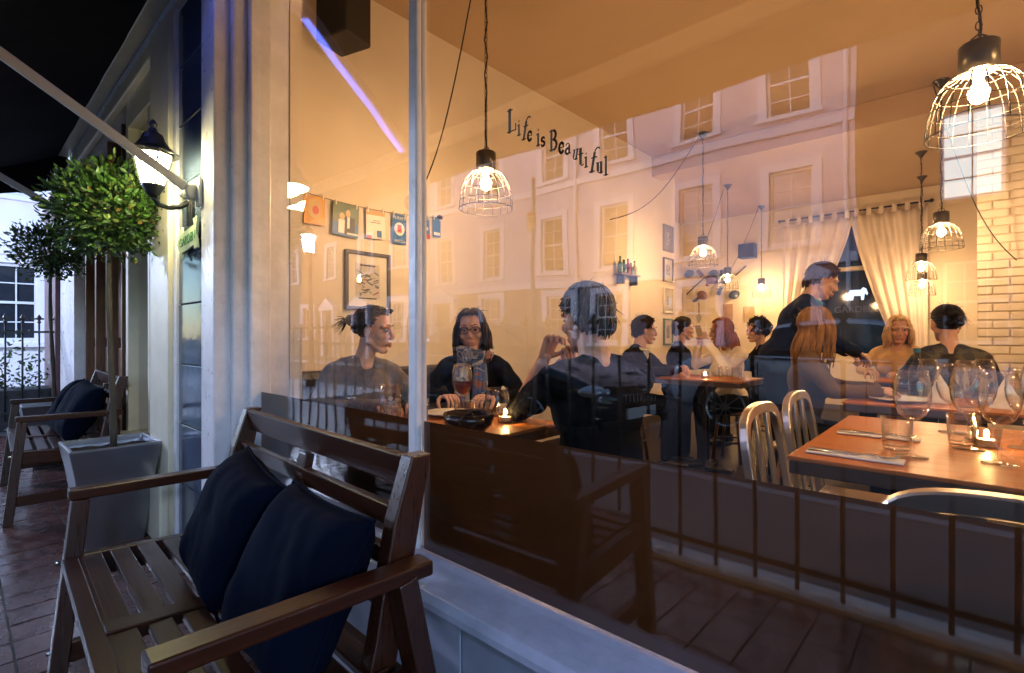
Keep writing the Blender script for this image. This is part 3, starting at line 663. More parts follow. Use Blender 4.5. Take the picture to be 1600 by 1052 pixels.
def cushion(label, loc, rot, size=.46, seed=0, thick=.085):
    m = MB(); n = 26; V = []
    for side in (1, -1):
        for i in range(n + 1):
            for k in range(n + 1):
                u = -1 + 2 * i / n; v = -1 + 2 * k / n
                pinch = 1 - .075 * (1 - u * u) * abs(v) ** 3; pinch2 = 1 - .075 * (1 - v * v) * abs(u) ** 3
                h = (max(0, 1 - u ** 4) ** .55) * (max(0, 1 - v ** 4) ** .55)
                wr = .012 * fbm(u * 1.1 + seed * 3, v * .8, side * 2 + seed) * h + .005 * fbm(u * 5 + v * 2, v * 1.2 + u, seed + 5) * h
                V.append((u * size / 2 * pinch2, side * (thick * h + wr * 1.3), v * size / 2 * pinch))
    N = (n + 1) ** 2; F = []
    for i in range(n):
        for k in range(n):
            a = i * (n + 1) + k
            F.append((a, a + 1, a + n + 2, a + n + 1)); F.append((N + a, N + a + n + 1, N + a + n + 2, N + a + 1))
    m._add(V, F)
    o = m.build('cushion', m_navy, None, True)
    bm = bmesh.new(); bm.from_mesh(o.data); bmesh.ops.remove_doubles(bm, verts=bm.verts, dist=.0006); bmesh.ops.recalc_face_normals(bm, faces=bm.faces); bm.to_mesh(o.data); bm.free()
    o.data.polygons.foreach_set('use_smooth', [True] * len(o.data.polygons))
    o.location = loc; o.rotation_euler = [R(a) for a in rot]
    tag(o, label, 'cushion', 'navy bench cushions')
    # piping round the edge
    pm = MB(); P = []
    for s_ in range(4):
        for i in range(n):
            u = -1 + 2 * i / n
            uv = [(u, -1), (1, u), (-u, 1), (-1, -u)][s_]
            pinch = 1 - .075 * (1 - uv[0] ** 2) * abs(uv[1]) ** 3; pinch2 = 1 - .075 * (1 - uv[1] ** 2) * abs(uv[0]) ** 3
            P.append((uv[0] * size / 2 * pinch2, 0, uv[1] * size / 2 * pinch))
    P.append(P[0]); pm.tube(P, .0045, 6, False); pm.build('piping', m_navy, o, True)
    return o
cushion('navy canvas cushion at the near end of the foreground bench', (-1.115, .515, .560), (-25, 3, 1), .36, 1)
cushion('navy canvas cushion at the far end of the foreground bench', (-1.545, .535, .568), (-25, 9, -5), .355, 2)
cushion('navy canvas cushion on the far bench, nearer the tree trunk', (-4.58, .58, .59), (-26, 6, 4), .40, 3)
cushion('navy canvas cushion on the far bench, second from the trunk', (-4.98, .58, .59), (-24, -6, -6), .40, 4)

# ------------------------------------------------------------------ planters and bay trees
def planter(label, loc):
    t = thing('planter', label, 'planter', loc)
    h = .53; ro, rb = .195, .125
    def ring(r, z): return [(-r, -r, z), (r, -r, z), (r, r, z), (-r, r, z)]
    m = MB(); P = [(rb, 0), (rb + .028, .25), (rb + .045, .38), (ro, .52), (ro, h), (ro - .018, h), (ro - .02, .50)]
    V = []; F = []
    for r_, z in P: V += ring(r_, z)
    for i in range(len(P) - 1):
        for k in range(4): F.append((i * 4 + k, i * 4 + (k + 1) % 4, (i + 1) * 4 + (k + 1) % 4, (i + 1) * 4 + k))
    F.append((3, 2, 1, 0)); m._add(V, F); m.build('tub', m_zinc, t, bevel=.004)
    m = MB(); n = 14; V = []; F = []
    for i in range(n + 1):
        for k in range(n + 1):
            x = (-1 + 2 * i / n) * .183; y = (-1 + 2 * k / n) * .183
            V.append((x, y, .485 + .012 * fbm(x, y, loc[0], 18)))
    for i in range(n):
        for k in range(n): a = i * (n + 1) + k; F.append((a, a + 1, a + n + 2, a + n + 1))
    m._add(V, F); m.build('soil', M('potting_soil', (.025, .017, .012), .95, var=.5, scale=40, bump=.5), t, True)
    return t
m_leafs = [M('bay_leaf_%s' % n, c, .45, var=.4, scale=30, spec=.3) for n, c in (('dark', (.022, .055, .010)), ('mid', (.042, .098, .016)), ('pale', (.10, .14, .03)), ('dead', (.16, .10, .03)))]
m_bark = M('bay_bark', (.065, .05, .034), .85, var=.35, scale=12, stretch=(1, 1, .3), bump=.4, bscale=50)
def bay_tree(label, loc, hc, r, nleaf, lean=0.0, seed=1, z0=.48):
    rnd = random.Random(seed)
    t = thing('bay_tree', label, 'tree', loc)
    m = MB(); pts = [(lean * (1 - s) * .9 + .012 * math.sin(6 * s), .008 * math.cos(5 * s), z0 + (hc - z0) * s) for s in [i / 10 for i in range(11)]]
    m.tube(pts, [(.0155 - .004 * i / 10) * (1 + .16 * math.sin(i * 2.3)) for i in range(11)], 9)
    for k in range(16):
        a = rnd.uniform(0, 6.28); e = rnd.uniform(-.5, 1.3); d = Vector((math.cos(a) * math.cos(e), math.sin(a) * math.cos(e), math.sin(e)))
        c0 = Vector((0, 0, hc - r * .55)); m.tube([c0, c0 + d * r * .5 + Vector((0, 0, .1)), Vector((0, 0, hc)) + d * r * .85], [.009, .006, .003], 5)
    m.build('trunk', m_bark, t, True)
    m = MB()
    clumps = []
    for k in range(46):
        z = 1 - 2 * (k + .5) / 46; a = k * 2.39996; q = math.sqrt(1 - z * z)
        clumps.append((Vector((q * math.cos(a), q * math.sin(a), z)), rnd.uniform(.76, 1.20)))
    for k in range(nleaf):
        d0, rr = rnd.choice(clumps)
        d = (d0 + Vector((rnd.gauss(0, .24), rnd.gauss(0, .24), rnd.gauss(0, .24)))).normalized()
        rad = r * rr * (rnd.uniform(.60, 1.03) if rnd.random() < .8 else rnd.uniform(.35, .8))
        p = Vector((0, 0, hc)) + Vector((d.x * rad, d.y * rad, d.z * rad * .95))
        f = (d * .9 + Vector((rnd.gauss(0, .55), rnd.gauss(0, .55), rnd.gauss(0, .45) + .25))).normalized()
        sdv = f.cross(d + Vector((rnd.gauss(0, .5), rnd.gauss(0, .5), rnd.gauss(0, .5))))
        if sdv.length < 1e-3: continue
        sdv.normalize(); up = sdv.cross(f)
        l = rnd.uniform(.024, .050); w_ = l * rnd.uniform(.17, .24); cu = rnd.uniform(-.1, .25) * l
        V = [p, p + f * l * .35 + sdv * w_ - up * w_ * .25 * -1, p + f * l * .38 + up * -.006 * 0, p + f * l * .35 - sdv * w_ + up * w_ * .25,
             p + f * l * .72 + sdv * w_ * .75 + up * (w_ * .2 - cu * .5), p + f * l * .74 - up * cu * .5, p + f * l * .72 - sdv * w_ * .75 + up * (w_ * .2 - cu * .5), p + f * l - up * cu]
        c_ = rnd.random(); depth = rad / r
        m._add(V, [(0, 2, 1), (0, 3, 2), (1, 2, 5, 4), (2, 3, 6, 5), (4, 5, 7), (5, 6, 7)], 0 if c_ < .42 else (1 if c_ < .84 else (2 if c_ < .975 else 3)))
    me = m.mesh('crown', m_leafs)
    link('crown', me, t)
    return t
planter('flared zinc planter holding the bright topiary tree beside the foreground bench', (-3.47, .575, 0))
bay_tree('ball clipped bay tree lit yellow green by the wall lantern', (-3.47, .575, 0), 1.79, .27, 4600, .02, 3)
planter('zinc planter half hidden behind the far bench', (-5.85, .56, 0))
bay_tree('dark ball clipped bay tree behind the lit one, with leaning trunk', (-5.85, .56, 0), 1.84, .26, 2600, .18, 9)
# shrub behind the end railing and a red parasol over the next terrace
rnd = random.Random(4); m = MB()
for k in range(900):
    p = Vector((rnd.gauss(0, .22), rnd.gauss(0, .35), abs(rnd.gauss(.25, .25))))
    f = Vector((rnd.gauss(0, 1), rnd.gauss(0, 1), rnd.gauss(.5, .6))).normalized(); s_ = f.orthogonal().normalized()
    l = .06; m._add([p, p + f * l * .5 + s_ * .015, p + f * l, p + f * l * .5 - s_ * .015], [(0, 1, 2, 3)], rnd.choice((0, 1, 1)))
hd = thing('box_shrub', 'bright green leafy shrub behind the end railing', 'shrub', (-8.6, .25, .35))
link('foliage', m.mesh('foliage', m_leafs), hd)
B('trough', M('shrub_trough', (.04, .04, .045), .6), hd, (-.3, .3, -.55, .55, -.35, .12), bevel=.01)
# ------------------------------------------------------------------ two parked cars (seen in the glass)
def car(label, loc, rz, paint, dark):
    t = thing('parked_car', label, 'car', loc, rz)
    # stations along the length: x, half width, z bottom, z waist, z roof (equal to waist = bonnet or boot), half roof width
    S = [(-2.15, .62, .42, .62, .62, .55), (-2.08, .80, .30, .80, .84, .66), (-1.75, .87, .22, .93, .97, .68), (-1.35, .89, .20, .96, 1.16, .60), (-.95, .90, .19, .96, 1.38, .57), (-.2, .90, .19, .95, 1.44, .58), (.35, .90, .19, .94, 1.40, .57),
         (.85, .90, .19, .93, 1.14, .60), (1.15, .89, .20, .92, .97, .66), (1.6, .86, .22, .82, .88, .62), (1.98, .76, .26, .68, .74, .55), (2.15, .60, .36, .54, .58, .45)]
    ring = []
    for (x, hw, zb, zw, zr, rw) in S:
        zm = zb + (zw - zb) * .55
        prof = [(0, zb), (hw * .86, zb), (hw * .97, zb + .08), (hw, zm), (hw * .985, zw - .05), (hw * .95, zw), ((hw * .95 + rw) / 2 + .02, (zw + zr) / 2 + .02), (rw, zr - .03), (rw * .8, zr), (0, zr + .015)]
        ring.append([(x, y, z) for y, z in prof] + [(x, -y, z) for y, z in reversed(prof[1:-1])])
    n = len(ring[0]); m = MB(); V = [p for r_ in ring for p in r_]; F = []; MI = []
    for i in range(len(ring) - 1):
        for k in range(n):
            k2 = (k + 1) % n; F.append((i * n + k, i * n + k2, (i + 1) * n + k2, (i + 1) * n + k))
            glass = (k in (5, 6) or k in (n - 6 - 1, n - 6)) and 3 <= i <= 6
            screen = k in (5, 6, 7, 8, n - 9, n - 8, n - 7, n - 6) and i in (2, 3, 6, 7)
            MI.append(1 if (glass or (screen and (S[i][4] - S[i][3] > .15 or S[i + 1][4] - S[i + 1][3] > .15))) else 0)
    F.append(tuple(range(n))); F.append(tuple((len(ring) - 1) * n + k for k in range(n - 1, -1, -1))); MI += [0, 0]
    o0 = len(m.v); m.v += V; m.f += F; m.m += MI
    m.build('body', [paint, m_dpane], t, True, sub=2)
    for sx in (-1.30, 1.32):
        for sy in (-1, 1):
            wm = MB(); ry = Matrix.Rotation(R(90), 3, 'X')
            wm.lathe([(.0, -.1), (.30, -.1), (.325, -.08), (.325, .08), (.30, .1), (.0, .1)], 28, (sx, sy * .80, .325), rot=ry); wh = wm.build('wheel', M('tyre_rubber', (.015, .015, .016), .8), t, False)
            am = MB(); am.lathe([(.33, .0), (.40, .0), (.40, .012), (.33, .012)], 28, (sx, sy * (.893 if sy < 0 else .905), .33), rot=ry); am.build('wheel_arch', m_black, t)
            rm = MB()
            rm.lathe([(.225, -.015), (.235, 0), (.225, .015), (.21, .0), (.225, -.015)], 28, (sx, sy * .905, .325), rot=ry); rm.lathe([(0, -.012), (.05, -.01), (.05, .01), (0, .012)], 14, (sx, sy * .905, .325), rot=ry)
            for q in range(9):
                a = 2 * math.pi * q / 9; rm.bar((sx + .04 * math.cos(a), sy * .905, .325 + .04 * math.sin(a)), (sx + .22 * math.cos(a), sy * .905, .325 + .22 * math.sin(a)), .02, .016)
            rm.build('rim', m_alu, wh)
    for sy in (-1, 1):
        m = MB(); m.ell((1.93, sy * .60, .64), (.16, .17, .075), rot=Matrix.Rotation(R(-25 * sy), 3, 'Z')); hl = m.build('headlight', M('headlight_lens', (.75, .8, .9), .08, .6), t, True)
        m = MB(); m.ell((2.035, sy * .62, .635), (.05, .05, .05)); m.ell((2.06, sy * .50, .63), (.04, .045, .045)); m.build('projector', M('chrome', (.9, .9, .9), .05, 1.0), hl, True)
        m = MB(); m.ell((-2.03, sy * .62, .72), (.11, .16, .08)); m.build('tail_light', M('red_lens', (.35, .01, .01), .1), t, True)
        m = MB(); m.ell((2.02, sy * .55, .38), (.05, .13, .035)); m.build('fog_light', M('chrome', (.9, .9, .9), .05, 1.0), t, True)
        m = MB(); m.ell((.78, sy * 1.0, .98), (.07, .11, .07)); m.build('wing_mirror', paint, t, True)
        for dx in (-.75, .30):
            m = MB(); m.box((dx, sy * .905, .80), (.17, .03, .032)); m.build('door_handle', paint, t, bevel=.012)
            m = MB(); m.box((dx - .18, sy * .893, .60), (.008, .02, .62)); m.build('door_gap', m_black, t)
        m = MB(); m.bar((-1.25, sy * .872, .965), (1.0, sy * .872, .945), .02, .02); m.build('window_strip', M('chrome', (.9, .9, .9), .05, 1.0), t)
        m = MB(); m.bar((-1.0, sy * .905, .42), (1.0, sy * .905, .42), .02, .025); m.build('side_strip', M('chrome', (.9, .9, .9), .05, 1.0), t)
    m = MB(); m.box((2.10, 0, .55), (.06, .62, .11)); gr = m.build('grille', m_black, t, bevel=.02)
    m = MB()
    for k in range(9): m.box((2.135, -.27 + k * .0675, .55), (.012, .016, .10))
    m.build('grille_slats', M('chrome', (.9, .9, .9), .05, 1.0), gr)
    m = MB(); m.box((2.14, 0, .40), (.03, .52, .11)); m.build('number_plate', M('white_plate', (.8, .8, .8), .4), t)
    m = MB(); m.box((2.06, 0, .29), (.10, 1.2, .10)); m.build('lower_intake', m_black, t, bevel=.02)
    return t
car('silver blue parked car reflected behind the bar-height tables', (-0.95, -5.45, -.12), 0, M('silver_paint', (.66, .74, .86), .25, .1, var=.03, coat=.6), False)
car('dark navy parked car with shining headlights reflected on the man in black', (-4.75, -3.30, -.12), 6, M('midnight_paint', (.008, .010, .018), .10, .2, var=.05, coat=1.0), True)
# ------------------------------------------------------------------ pendant lamps
def make_pendant():
    t = thing('pendant_lamp', 'x', 'pendant lamp', (0, 0, 0), 0, 'wire cage pendant lamps')   # origin: top of the cap
    m = MB(); m.lathe([(0, 0), (.050, 0), (.056, -.006), (.056, -.10), (.050, -.102), (.046, -.06), (0, -.05)], 24); m.build('cap', m_capm, t, True)
    prof = [(.050, -.10), (.085, -.118), (.112, -.15), (.130, -.19), (.140, -.235), (.1465, -.285), (.149, -.315)]
    m = MB(); n = 18
    for k in range(n):
        a = 2 * math.pi * k / n; m.tube([(r_ * math.cos(a), r_ * math.sin(a), z) for r_, z in prof], .0021, 5)
    for r_, z in ((.085, -.118), (.121, -.168), (.1385, -.225), (.1455, -.275)):
        m.tube([(r_ * math.cos(2 * math.pi * k / 36), r_ * math.sin(2 * math.pi * k / 36), z) for k in range(37)], .0019, 5, False)
    m.tube([(.149 * math.cos(2 * math.pi * k / 40), .149 * math.sin(2 * math.pi * k / 40), -.315) for k in range(41)], .0028, 6, False)
    m.build('wire_cage', m_wire, t, True)
    m = MB(); m.ell((0, 0, -.175), (.030, .030, .036), 16, 10); m.tube([(0, 0, -.10), (0, 0, -.15)], .014, 10); m.build('bulb', m_bulb, t, True)
    m = MB(); m.tube([(-.022, 0, 0), (-.02, 0, .02), (0, 0, .034), (.02, 0, .02), (.022, 0, 0)], .003, 6, False); m.build('hanger', m_capm, t, True)
    return t
CZ = 3.3
pend = make_pendant(); PARTS = [(c.name.split('.')[0], c.data) for c in pend.children]; first = True
def pendant(label, x, y, z, swag=None, chain=True, scale=1.0):
    global first
    if first: p = pend; first = False
    else:
        p = thing('pendant_lamp', label, 'pendant lamp', (0, 0, 0), 0, 'wire cage pendant lamps')
        for nm_, me_ in PARTS: link(nm_, me_, p)
    p.location = (x, y, z); p['label'] = label; p.scale = (scale,) * 3
    L = CZ - z - .03
    m = MB(); m.tube([(.006 * math.sin(i * 1.3), .006 * math.cos(i * 1.7), .0 + (L) * i / 24) for i in range(25)], .0042, 6); m.build('cord', m_cable, p, True)
    if chain:
        m = MB(); z0 = .034; k = 0
        while z0 < L:
            pts = []
            for q in range(9):
                a = 2 * math.pi * q / 8; u = .009 * math.cos(a); v = .017 * math.sin(a)
                pts.append((u if k % 2 else 0, 0 if k % 2 else u, z0 + v))
            m.tube(pts, .0022, 5, False); z0 += .028; k += 1
        m.build('chain', m_capm, p, True)
    m = MB(); m.lathe([(0, -.075), (.012, -.07), (.02, -.055), (.045, -.02), (.06, -.006), (.06, 0), (0, 0)], 20, (0, 0, CZ - z - .001)); m.build('ceiling_rose', m_capm, p, True)
    if swag:
        q = Vector(swag) - Vector((x, y, z)); s0 = Vector((-.05, 0, CZ - z - .03)); sag = (s0 - q).length * .16
        pts = [s0.lerp(q, i / 16) - Vector((0, 0, sag * math.sin(math.pi * i / 16))) for i in range(17)]
        m = MB(); m.tube(pts, .0042, 6); m.build('swag_cable', m_cable, p, True)
    return p
pendant('wire cage pendant hanging over the scarfed woman near the mullion', -1.99, 1.98, 2.12, (-2.86, 2.15, 2.03))
pendant('middle pendant with long swagged cable left of the back alcove', -2.15, 5.45, 2.18, (-2.88, 4.75, 2.36))
pendant('second of the three pendants receding towards the alcove', -2.62, 7.55, 2.10, (-3.5, 8.2, 2.3))
pendant('farthest pendant of the row at the back alcove, right of the blue speaker', -2.62, 9.15, 2.08, (-3.6, 9.5, 2.0))
pendant('largest wire cage pendant hanging in the top right corner', 0.02, 2.42, 2.13)
pendant('pendant hanging below and left of the largest one, in front of the brick wall', -.19, 5.7, 2.17, (0.3, 6.36, 1.78))
pendant('upper of the two overlapping pendants beside the curtain', -.44, 7.75, 2.09)
pendant('lower of the two overlapping pendants beside the curtain', -.50, 8.95, 1.98)
pendant('added fill pendant over the right end of the set table, beyond the right edge', 1.05, 2.3, 2.13)  # added lamp out of view, lights the diners from the front
pendant('added fill pendant over the right end of the table behind, beyond the right edge', 1.05, 4.1, 2.13)  # second added lamp out of view, more fill on the diners
sr = thing('cable_rose', 'small round wall fitting with a looping cable left of the mullion', 'fitting', (-2.9, 2.15, 2.03))
mb = MB(); mb.lathe([(0, .03), (.03, .028), (.055, .01), (.06, 0)], 18, rot=Matrix.Rotation(R(90), 3, 'Y')); mb.build('rose', m_wall, sr, True)

# ------------------------------------------------------------------ speakers, pictures, cards, wall pieces
def speaker(label, loc, rz, mat, s=(.20, .20, .32), tilt=0):
    t = thing('loudspeaker', label, 'speaker', loc, rz)
    o = B('cabinet', mat, t, (-s[0] / 2, s[0] / 2, -s[1] / 2, s[1] / 2, -s[2] / 2, s[2] / 2), bevel=.012)
    g_ = B('grille', M('speaker_cloth', (.012, .012, .014), .95, bump=.3, bscale=300), t, (-s[0] / 2 + .012, s[0] / 2 - .012, -s[1] / 2 - .004, -s[1] / 2 - .0005, -s[2] / 2 + .012, s[2] / 2 - .012), bevel=.003)
    k = B('wall_bracket', m_black, t, (-.02, .02, s[1] / 2, s[1] / 2 + .06, -.03, .03))
    t.rotation_euler[0] = R(tilt); return t
speaker('black box loudspeaker high in the corner above the blue arm', (-2.66, 1.50, 2.95), 16, M('black_vinyl_cabinet', (.012, .010, .010), .6), (.23, .2, .36))
speaker('small blue loudspeaker on the back wall between the far pendants', (-2.95, 9.50, 2.62), 0, M('blue_cabinet', (.02, .06, .22), .5), (.27, .2, .25))
def noise_art(name, cols, scale):
    m = bpy.data.materials.new(name); m.use_nodes = True; nt = m.node_tree; p = nt.nodes['Principled BSDF']; p.inputs['Roughness'].default_value = .5
    tc = nt.nodes.new('ShaderNodeTexCoord'); no = nt.nodes.new('ShaderNodeTexNoise'); no.inputs['Scale'].default_value = scale; no.inputs['Detail'].default_value = 3; no.inputs['Distortion'].default_value = .6
    cr = nt.nodes.new('ShaderNodeValToRGB'); cr.color_ramp.interpolation = 'CONSTANT'
    while len(cr.color_ramp.elements) < len(cols): cr.color_ramp.elements.new(.5)
    for i, c in enumerate(cols):
        cr.color_ramp.elements[i].position = 0 if i == 0 else .30 + .40 * i / len(cols); cr.color_ramp.elements[i].color = (*c, 1)
    nt.links.new(tc.outputs['Object'], no.inputs[0]); nt.links.new(no.outputs[0], cr.inputs[0]); nt.links.new(cr.outputs[0], p.inputs['Base Color']); return m
def picture(label, y, z0, z1, w_, frame, matt, art, mt=.05, fr=.02):
    t = thing('framed_picture', label, 'picture', (-2.9, y, (z0 + z1) / 2)); h = (z1 - z0) / 2; w_ /= 2
    B('frame', frame, t, (.001, .025, -w_, w_, h - fr, h), (.001, .025, -w_, w_, -h, -h + fr), (.001, .025, -w_, -w_ + fr, -h + fr, h - fr), (.001, .025, w_ - fr, w_, -h + fr, h - fr), bevel=.003)
    B('mount', matt, t, (.002, .008, -w_ + fr - .002, w_ - fr + .002, -h + fr - .002, h - fr + .002))
    B('print', art, t, (.0085, .0095, -w_ + fr + mt, w_ - fr - mt, -h + fr + mt, h - fr - mt))
    B('glass', GLASS('picture_glass', .04), t, (.014, .016, -w_ + fr - .002, w_ - fr + .002, -h + fr - .002, h - fr + .002))
    return t
m_fr = M('dark_frame', (.06, .055, .05), .4); m_mt = M('cream_mount', (.78, .72, .60), .9, var=.03)
art1 = noise_art('landscape_print', [(.06, .07, .10), (.45, .40, .32), (.10, .16, .24), (.66, .62, .54), (.30, .10, .06), (.12, .20, .30)], 42)
art2 = noise_art('grey_print', [(.20, .20, .22), (.55, .5, .42), (.1, .1, .12)], 22)
pc = picture('large dark framed print on the wall above the woman in the sweater', 1.80, 1.27, 1.645, .33, m_fr, m_mt, M('print_paper', (.62, .56, .46), .8), .055, .022)
rnd = random.Random(77)
for k in range(46):
    m = MB(); ln = rnd.uniform(.012, .05); yy = rnd.uniform(-.078, .078); zz = rnd.uniform(-.095, .055)
    yy = max(-.082 + ln / 2, min(.082 - ln / 2, yy)); mt_ = rnd.choice(['print_ink', 'print_ink', 'print_blue', 'print_blue', 'print_pale', 'print_rust'])
    c_ = {'print_ink': (.05, .055, .06), 'print_blue': (.10, .17, .25), 'print_pale': (.55, .55, .52), 'print_rust': (.30, .07, .05)}[mt_]
    m.box((.0100 + k * .00004, yy, zz), (.0006, ln, rnd.uniform(.003, .009)), Matrix.Rotation(R(rnd.choice((-1, 1)) * rnd.uniform(5, 32)), 3, 'X')); m.build('printed_mark', M(mt_, c_, .8), pc)
m = MB(); m.box((.0100, 0, .10), (.0006, .11, .010)); m.box((.0100, 0, -.112), (.0006, .13, .008)); m.build('printed_caption', M('print_ink', (.05, .055, .06), .8), pc)
picture('topmost of the four small frames on the corner of the side wall', 6.18, 2.19, 2.53, .28, M('grey_frame', (.22, .21, .22), .5), M('grey_mount', (.30, .28, .28), .8), art2, .07)
picture('second from top of the four small frames on the corner', 6.18, 1.80, 2.11, .28, m_fr, m_mt, art2, .07)
picture('third from top of the small corner frames, cream with dark print', 6.18, 1.40, 1.73, .28, M('cream_frame', (.6, .54, .42), .5), m_mt, art2, .09)
picture('lowest of the small corner frames, green', 6.18, .99, 1.33, .26, M('green_frame', (.10, .17, .11), .5), m_mt, art1, .07)
# card garland
gs = thing('card_line', 'thin string with pegs stretched along the wall above the framed print', 'string', (-2.88, 1.14, 1.93))
def gy(s): return (0, s * 1.25, .04 - .10 * 4 * s * (1 - s) * .45 - s * .0)
mb = MB(); mb.tube([gy(i / 20) for i in range(21)], .002, 5); mb.build('string', m_cable, gs)
for s_ in (0, 1):
    mb = MB(); mb.ell((0.0, gy(s_)[1], gy(s_)[2]), (.02, .025, .018)); mb.tube([(-.018, gy(s_)[1], gy(s_)[2]), (.01, gy(s_)[1], gy(s_)[2])], .008, 8); mb.build('hook', m_black, gs, True)
def cmat(n, c): return M(n, c, .45, var=.08)
def card(label, s, w_, h, back, bits, rz=0.0, tx=0):
    p = gy(s); t = thing('hanging_card', label, 'card', (-2.878, 1.14 + p[1], 1.93 + p[2] - .004))
    t.rotation_euler = (R(rz), 0, 0)
    B('card', back, t, (0.0, .002, -w_ / 2, w_ / 2, -h, 0))
    for i, (nm, mt_, a, b, c, d) in enumerate(bits):
        m = MB()
        if nm in ('disc', 'head'):
            m.lathe([(0, 0), (1, 0), (1, .0008), (0, .0008)], 20, (0, 0, 0), rot=Matrix.Rotation(R(90), 3, 'Y'))
            m.v = [(.0022 + i * .0006 + v[0] * 1, ((a + b) / 2 - .5) * w_ + v[1] * (b - a) / 2 * w_, -h + ((c + d) / 2) * h + v[2] * (d - c) / 2 * h) for v in m.v]
        else: m.bb(.0021 + i * .0006, .0027 + i * .0006, (a - .5) * w_, (b - .5) * w_, -h + c * h, -h + d * h)
        m.build(nm, mt_, t)
    m = MB()
    for q in (-.4, .4): m.bb(-.004, .007, q * w_ - .004, q * w_ + .004, -.018, .016)
    m.build('peg', M('clear_peg', (.7, .65, .55), .4), t); return t
cW, cR, cB, cK, cT, cG, cO = [cmat('card_' + n, c) for n, c in (('white', (.75, .72, .66)), ('red', (.50, .06, .05)), ('blue', (.04, .16, .42)), ('black', (.03, .035, .045)), ('tan', (.55, .36, .16)), ('green', (.10, .15, .10)), ('orange', (.62, .30, .06)))]
card('round edged golden card nearest the reflected lantern on the line', .235, .13, .17, cO, [('disc', cT, .15, .85, .2, .9), ('disc', cR, .4, .7, .35, .65)])
card('dark card of a couple in evening dress hanging on the line', .40, .175, .20, cG, [('band', cB, 0, 1, 0, .4), ('dress', cW, .22, .48, .08, .5), ('suit', cK, .45, .85, .05, .6), ('shirt', cW, .55, .64, .25, .6), ('head', cT, .24, .44, .5, .7), ('head', cT, .48, .66, .6, .82), ('caption', cW, .55, .97, .06, .12)], -2)
card('white card with looping script and a small blue figure on the line', .565, .14, .185, cW, [('band', cT, 0, 1, .82, 1.0), ('figure', cB, .55, .8, .06, .3), ('script', cK, .2, .75, .55, .57), ('script', cK, .35, .7, .62, .64), ('border', cR, 0, .25, 0, .1)], 2)
def textmesh(body, size, mat, ext=.0006):
    c = bpy.data.curves.new('txt', 'FONT'); c.body = body; c.size = size; c.extrude = ext; c.align_x = 'CENTER'; c.align_y = 'CENTER'
    o = bpy.data.objects.new('tmp_txt', c); COL.objects.link(o); bpy.context.view_layer.update()
    me = bpy.data.meshes.new_from_object(o.evaluated_get(bpy.context.evaluated_depsgraph_get())); bpy.data.objects.remove(o)
    me.materials.clear(); me.materials.append(mat); return me
cb = card('blue card with a white disc reading MURATTI on the line', .715, .115, .20, cB, [('disc', cW, .14, .86, .28, .72), ('figure', cR, .36, .64, .38, .64)])
for tx_, zz, sz in (('MURATTI', -.028, .026), ('ARISTON', -.183, .022)):
    o = link('lettering', textmesh(tx_, sz, cW), cb); o.rotation_euler = (R(90), 0, R(90)); o.location = (.0052, 0, zz)
card('blue card with a red mark, partly behind the mullion, on the line', .86, .15, .15, cB, [('disc', cR, .1, .45, .25, .7), ('band', cR, .0, 1.0, .0, .22), ('stripe', cW, .4, .9, .4, .55)], 3)
card('small blue card at the end of the line right of the mullion', .975, .07, .14, cB, [('band', cW, .1, .9, .1, .25)])
# wall shelf with bottles, coat hooks, sculpture
ws = thing('wall_shelf', 'small wall bracket shelf of coloured bottles on the side wall', 'shelf', (-2.9, 5.08, 1.78))
B('shelf_board', m_tim, ws, (.001, .10, -.22, .20, 0, .015)); B('bracket', m_black, ws, (.001, .09, -.16, -.14, -.10, -.001), (.001, .09, .13, .15, -.10, -.001)); 
for i, (yy, c, h) in enumerate(((-.17, (.10, .22, .18), .17), (-.09, (.05, .14, .16), .14), (0., (.30, .05, .04), .16), (.07, (.08, .18, .2), .12), (.15, (.45, .40, .3), .15))):
    b_ = thing('bottle', ['tall green bottle first on the small wall shelf', 'dark teal bottle second on the small wall shelf', 'red bottle in the middle of the small wall shelf', 'short teal bottle fourth on the small wall shelf', 'cream bottle last on the small wall shelf'][i], 'bottle', (-2.85, 5.08 + yy, 1.7955))
    mb = MB(); mb.lathe([(0, 0), (.028, 0), (.03, .01), (.03, h * .6), (.012, h * .78), (.011, h), (0, h)], 14); mb.build('body', M('bottle_glass_%d' % i, c, .12), b_, True)
    mb = MB(); mb.lathe([(.0, h + .001), (.013, h + .001), (.013, h + .014), (0, h + .014)], 10); mb.build('cap', m_black, b_)
sc_ = thing('wall_sculpture', 'cluster of painted metal shapes hung on the alcove wall behind the pendants', 'sculpture', (-3.55, 9.6, 2.12))
rnd = random.Random(11)
for k in range(13):
    a = rnd.uniform(-.55, .55); b = rnd.uniform(-.30, .34)
    mt_ = rnd.choice((cmat('slate_shape', (.04, .06, .10)), cK, cG, cK, m_tim, m_armpaint, cmat('rust_shape', (.16, .05, .03)))); mb = MB()
    if k % 3 == 0: mb.lathe([(0, -.04), (.09, -.02), (.10, .0), (.05, .05), (0, .06)], 12, (a, -.09, b), rot=Matrix.Rotation(R(rnd.uniform(40, 130)), 3, 'X'))
    elif k % 3 == 1: mb.box((a, -.07, b), (.05, .04, .26), Matrix.Rotation(R(rnd.uniform(0, 180)), 3, 'Y'))
    else: mb.box((a, -.06, b), (.16, .03, .07), rot=Matrix.Rotation(R(rnd.uniform(0, 180)), 3, 'Y'))
    mb.build('painted_shape', mt_, sc_, bevel=.006 if k % 3 else 0)
mb = MB(); mb.tube([(-.55, -.02, -.2), (-.2, -.03, .1), (.2, -.03, -.05), (.55, -.02, .25)], .012, 8); mb.box((0, -.01, .02), (.10, .018, .10)); mb.build('mounting_rod', m_black, sc_)
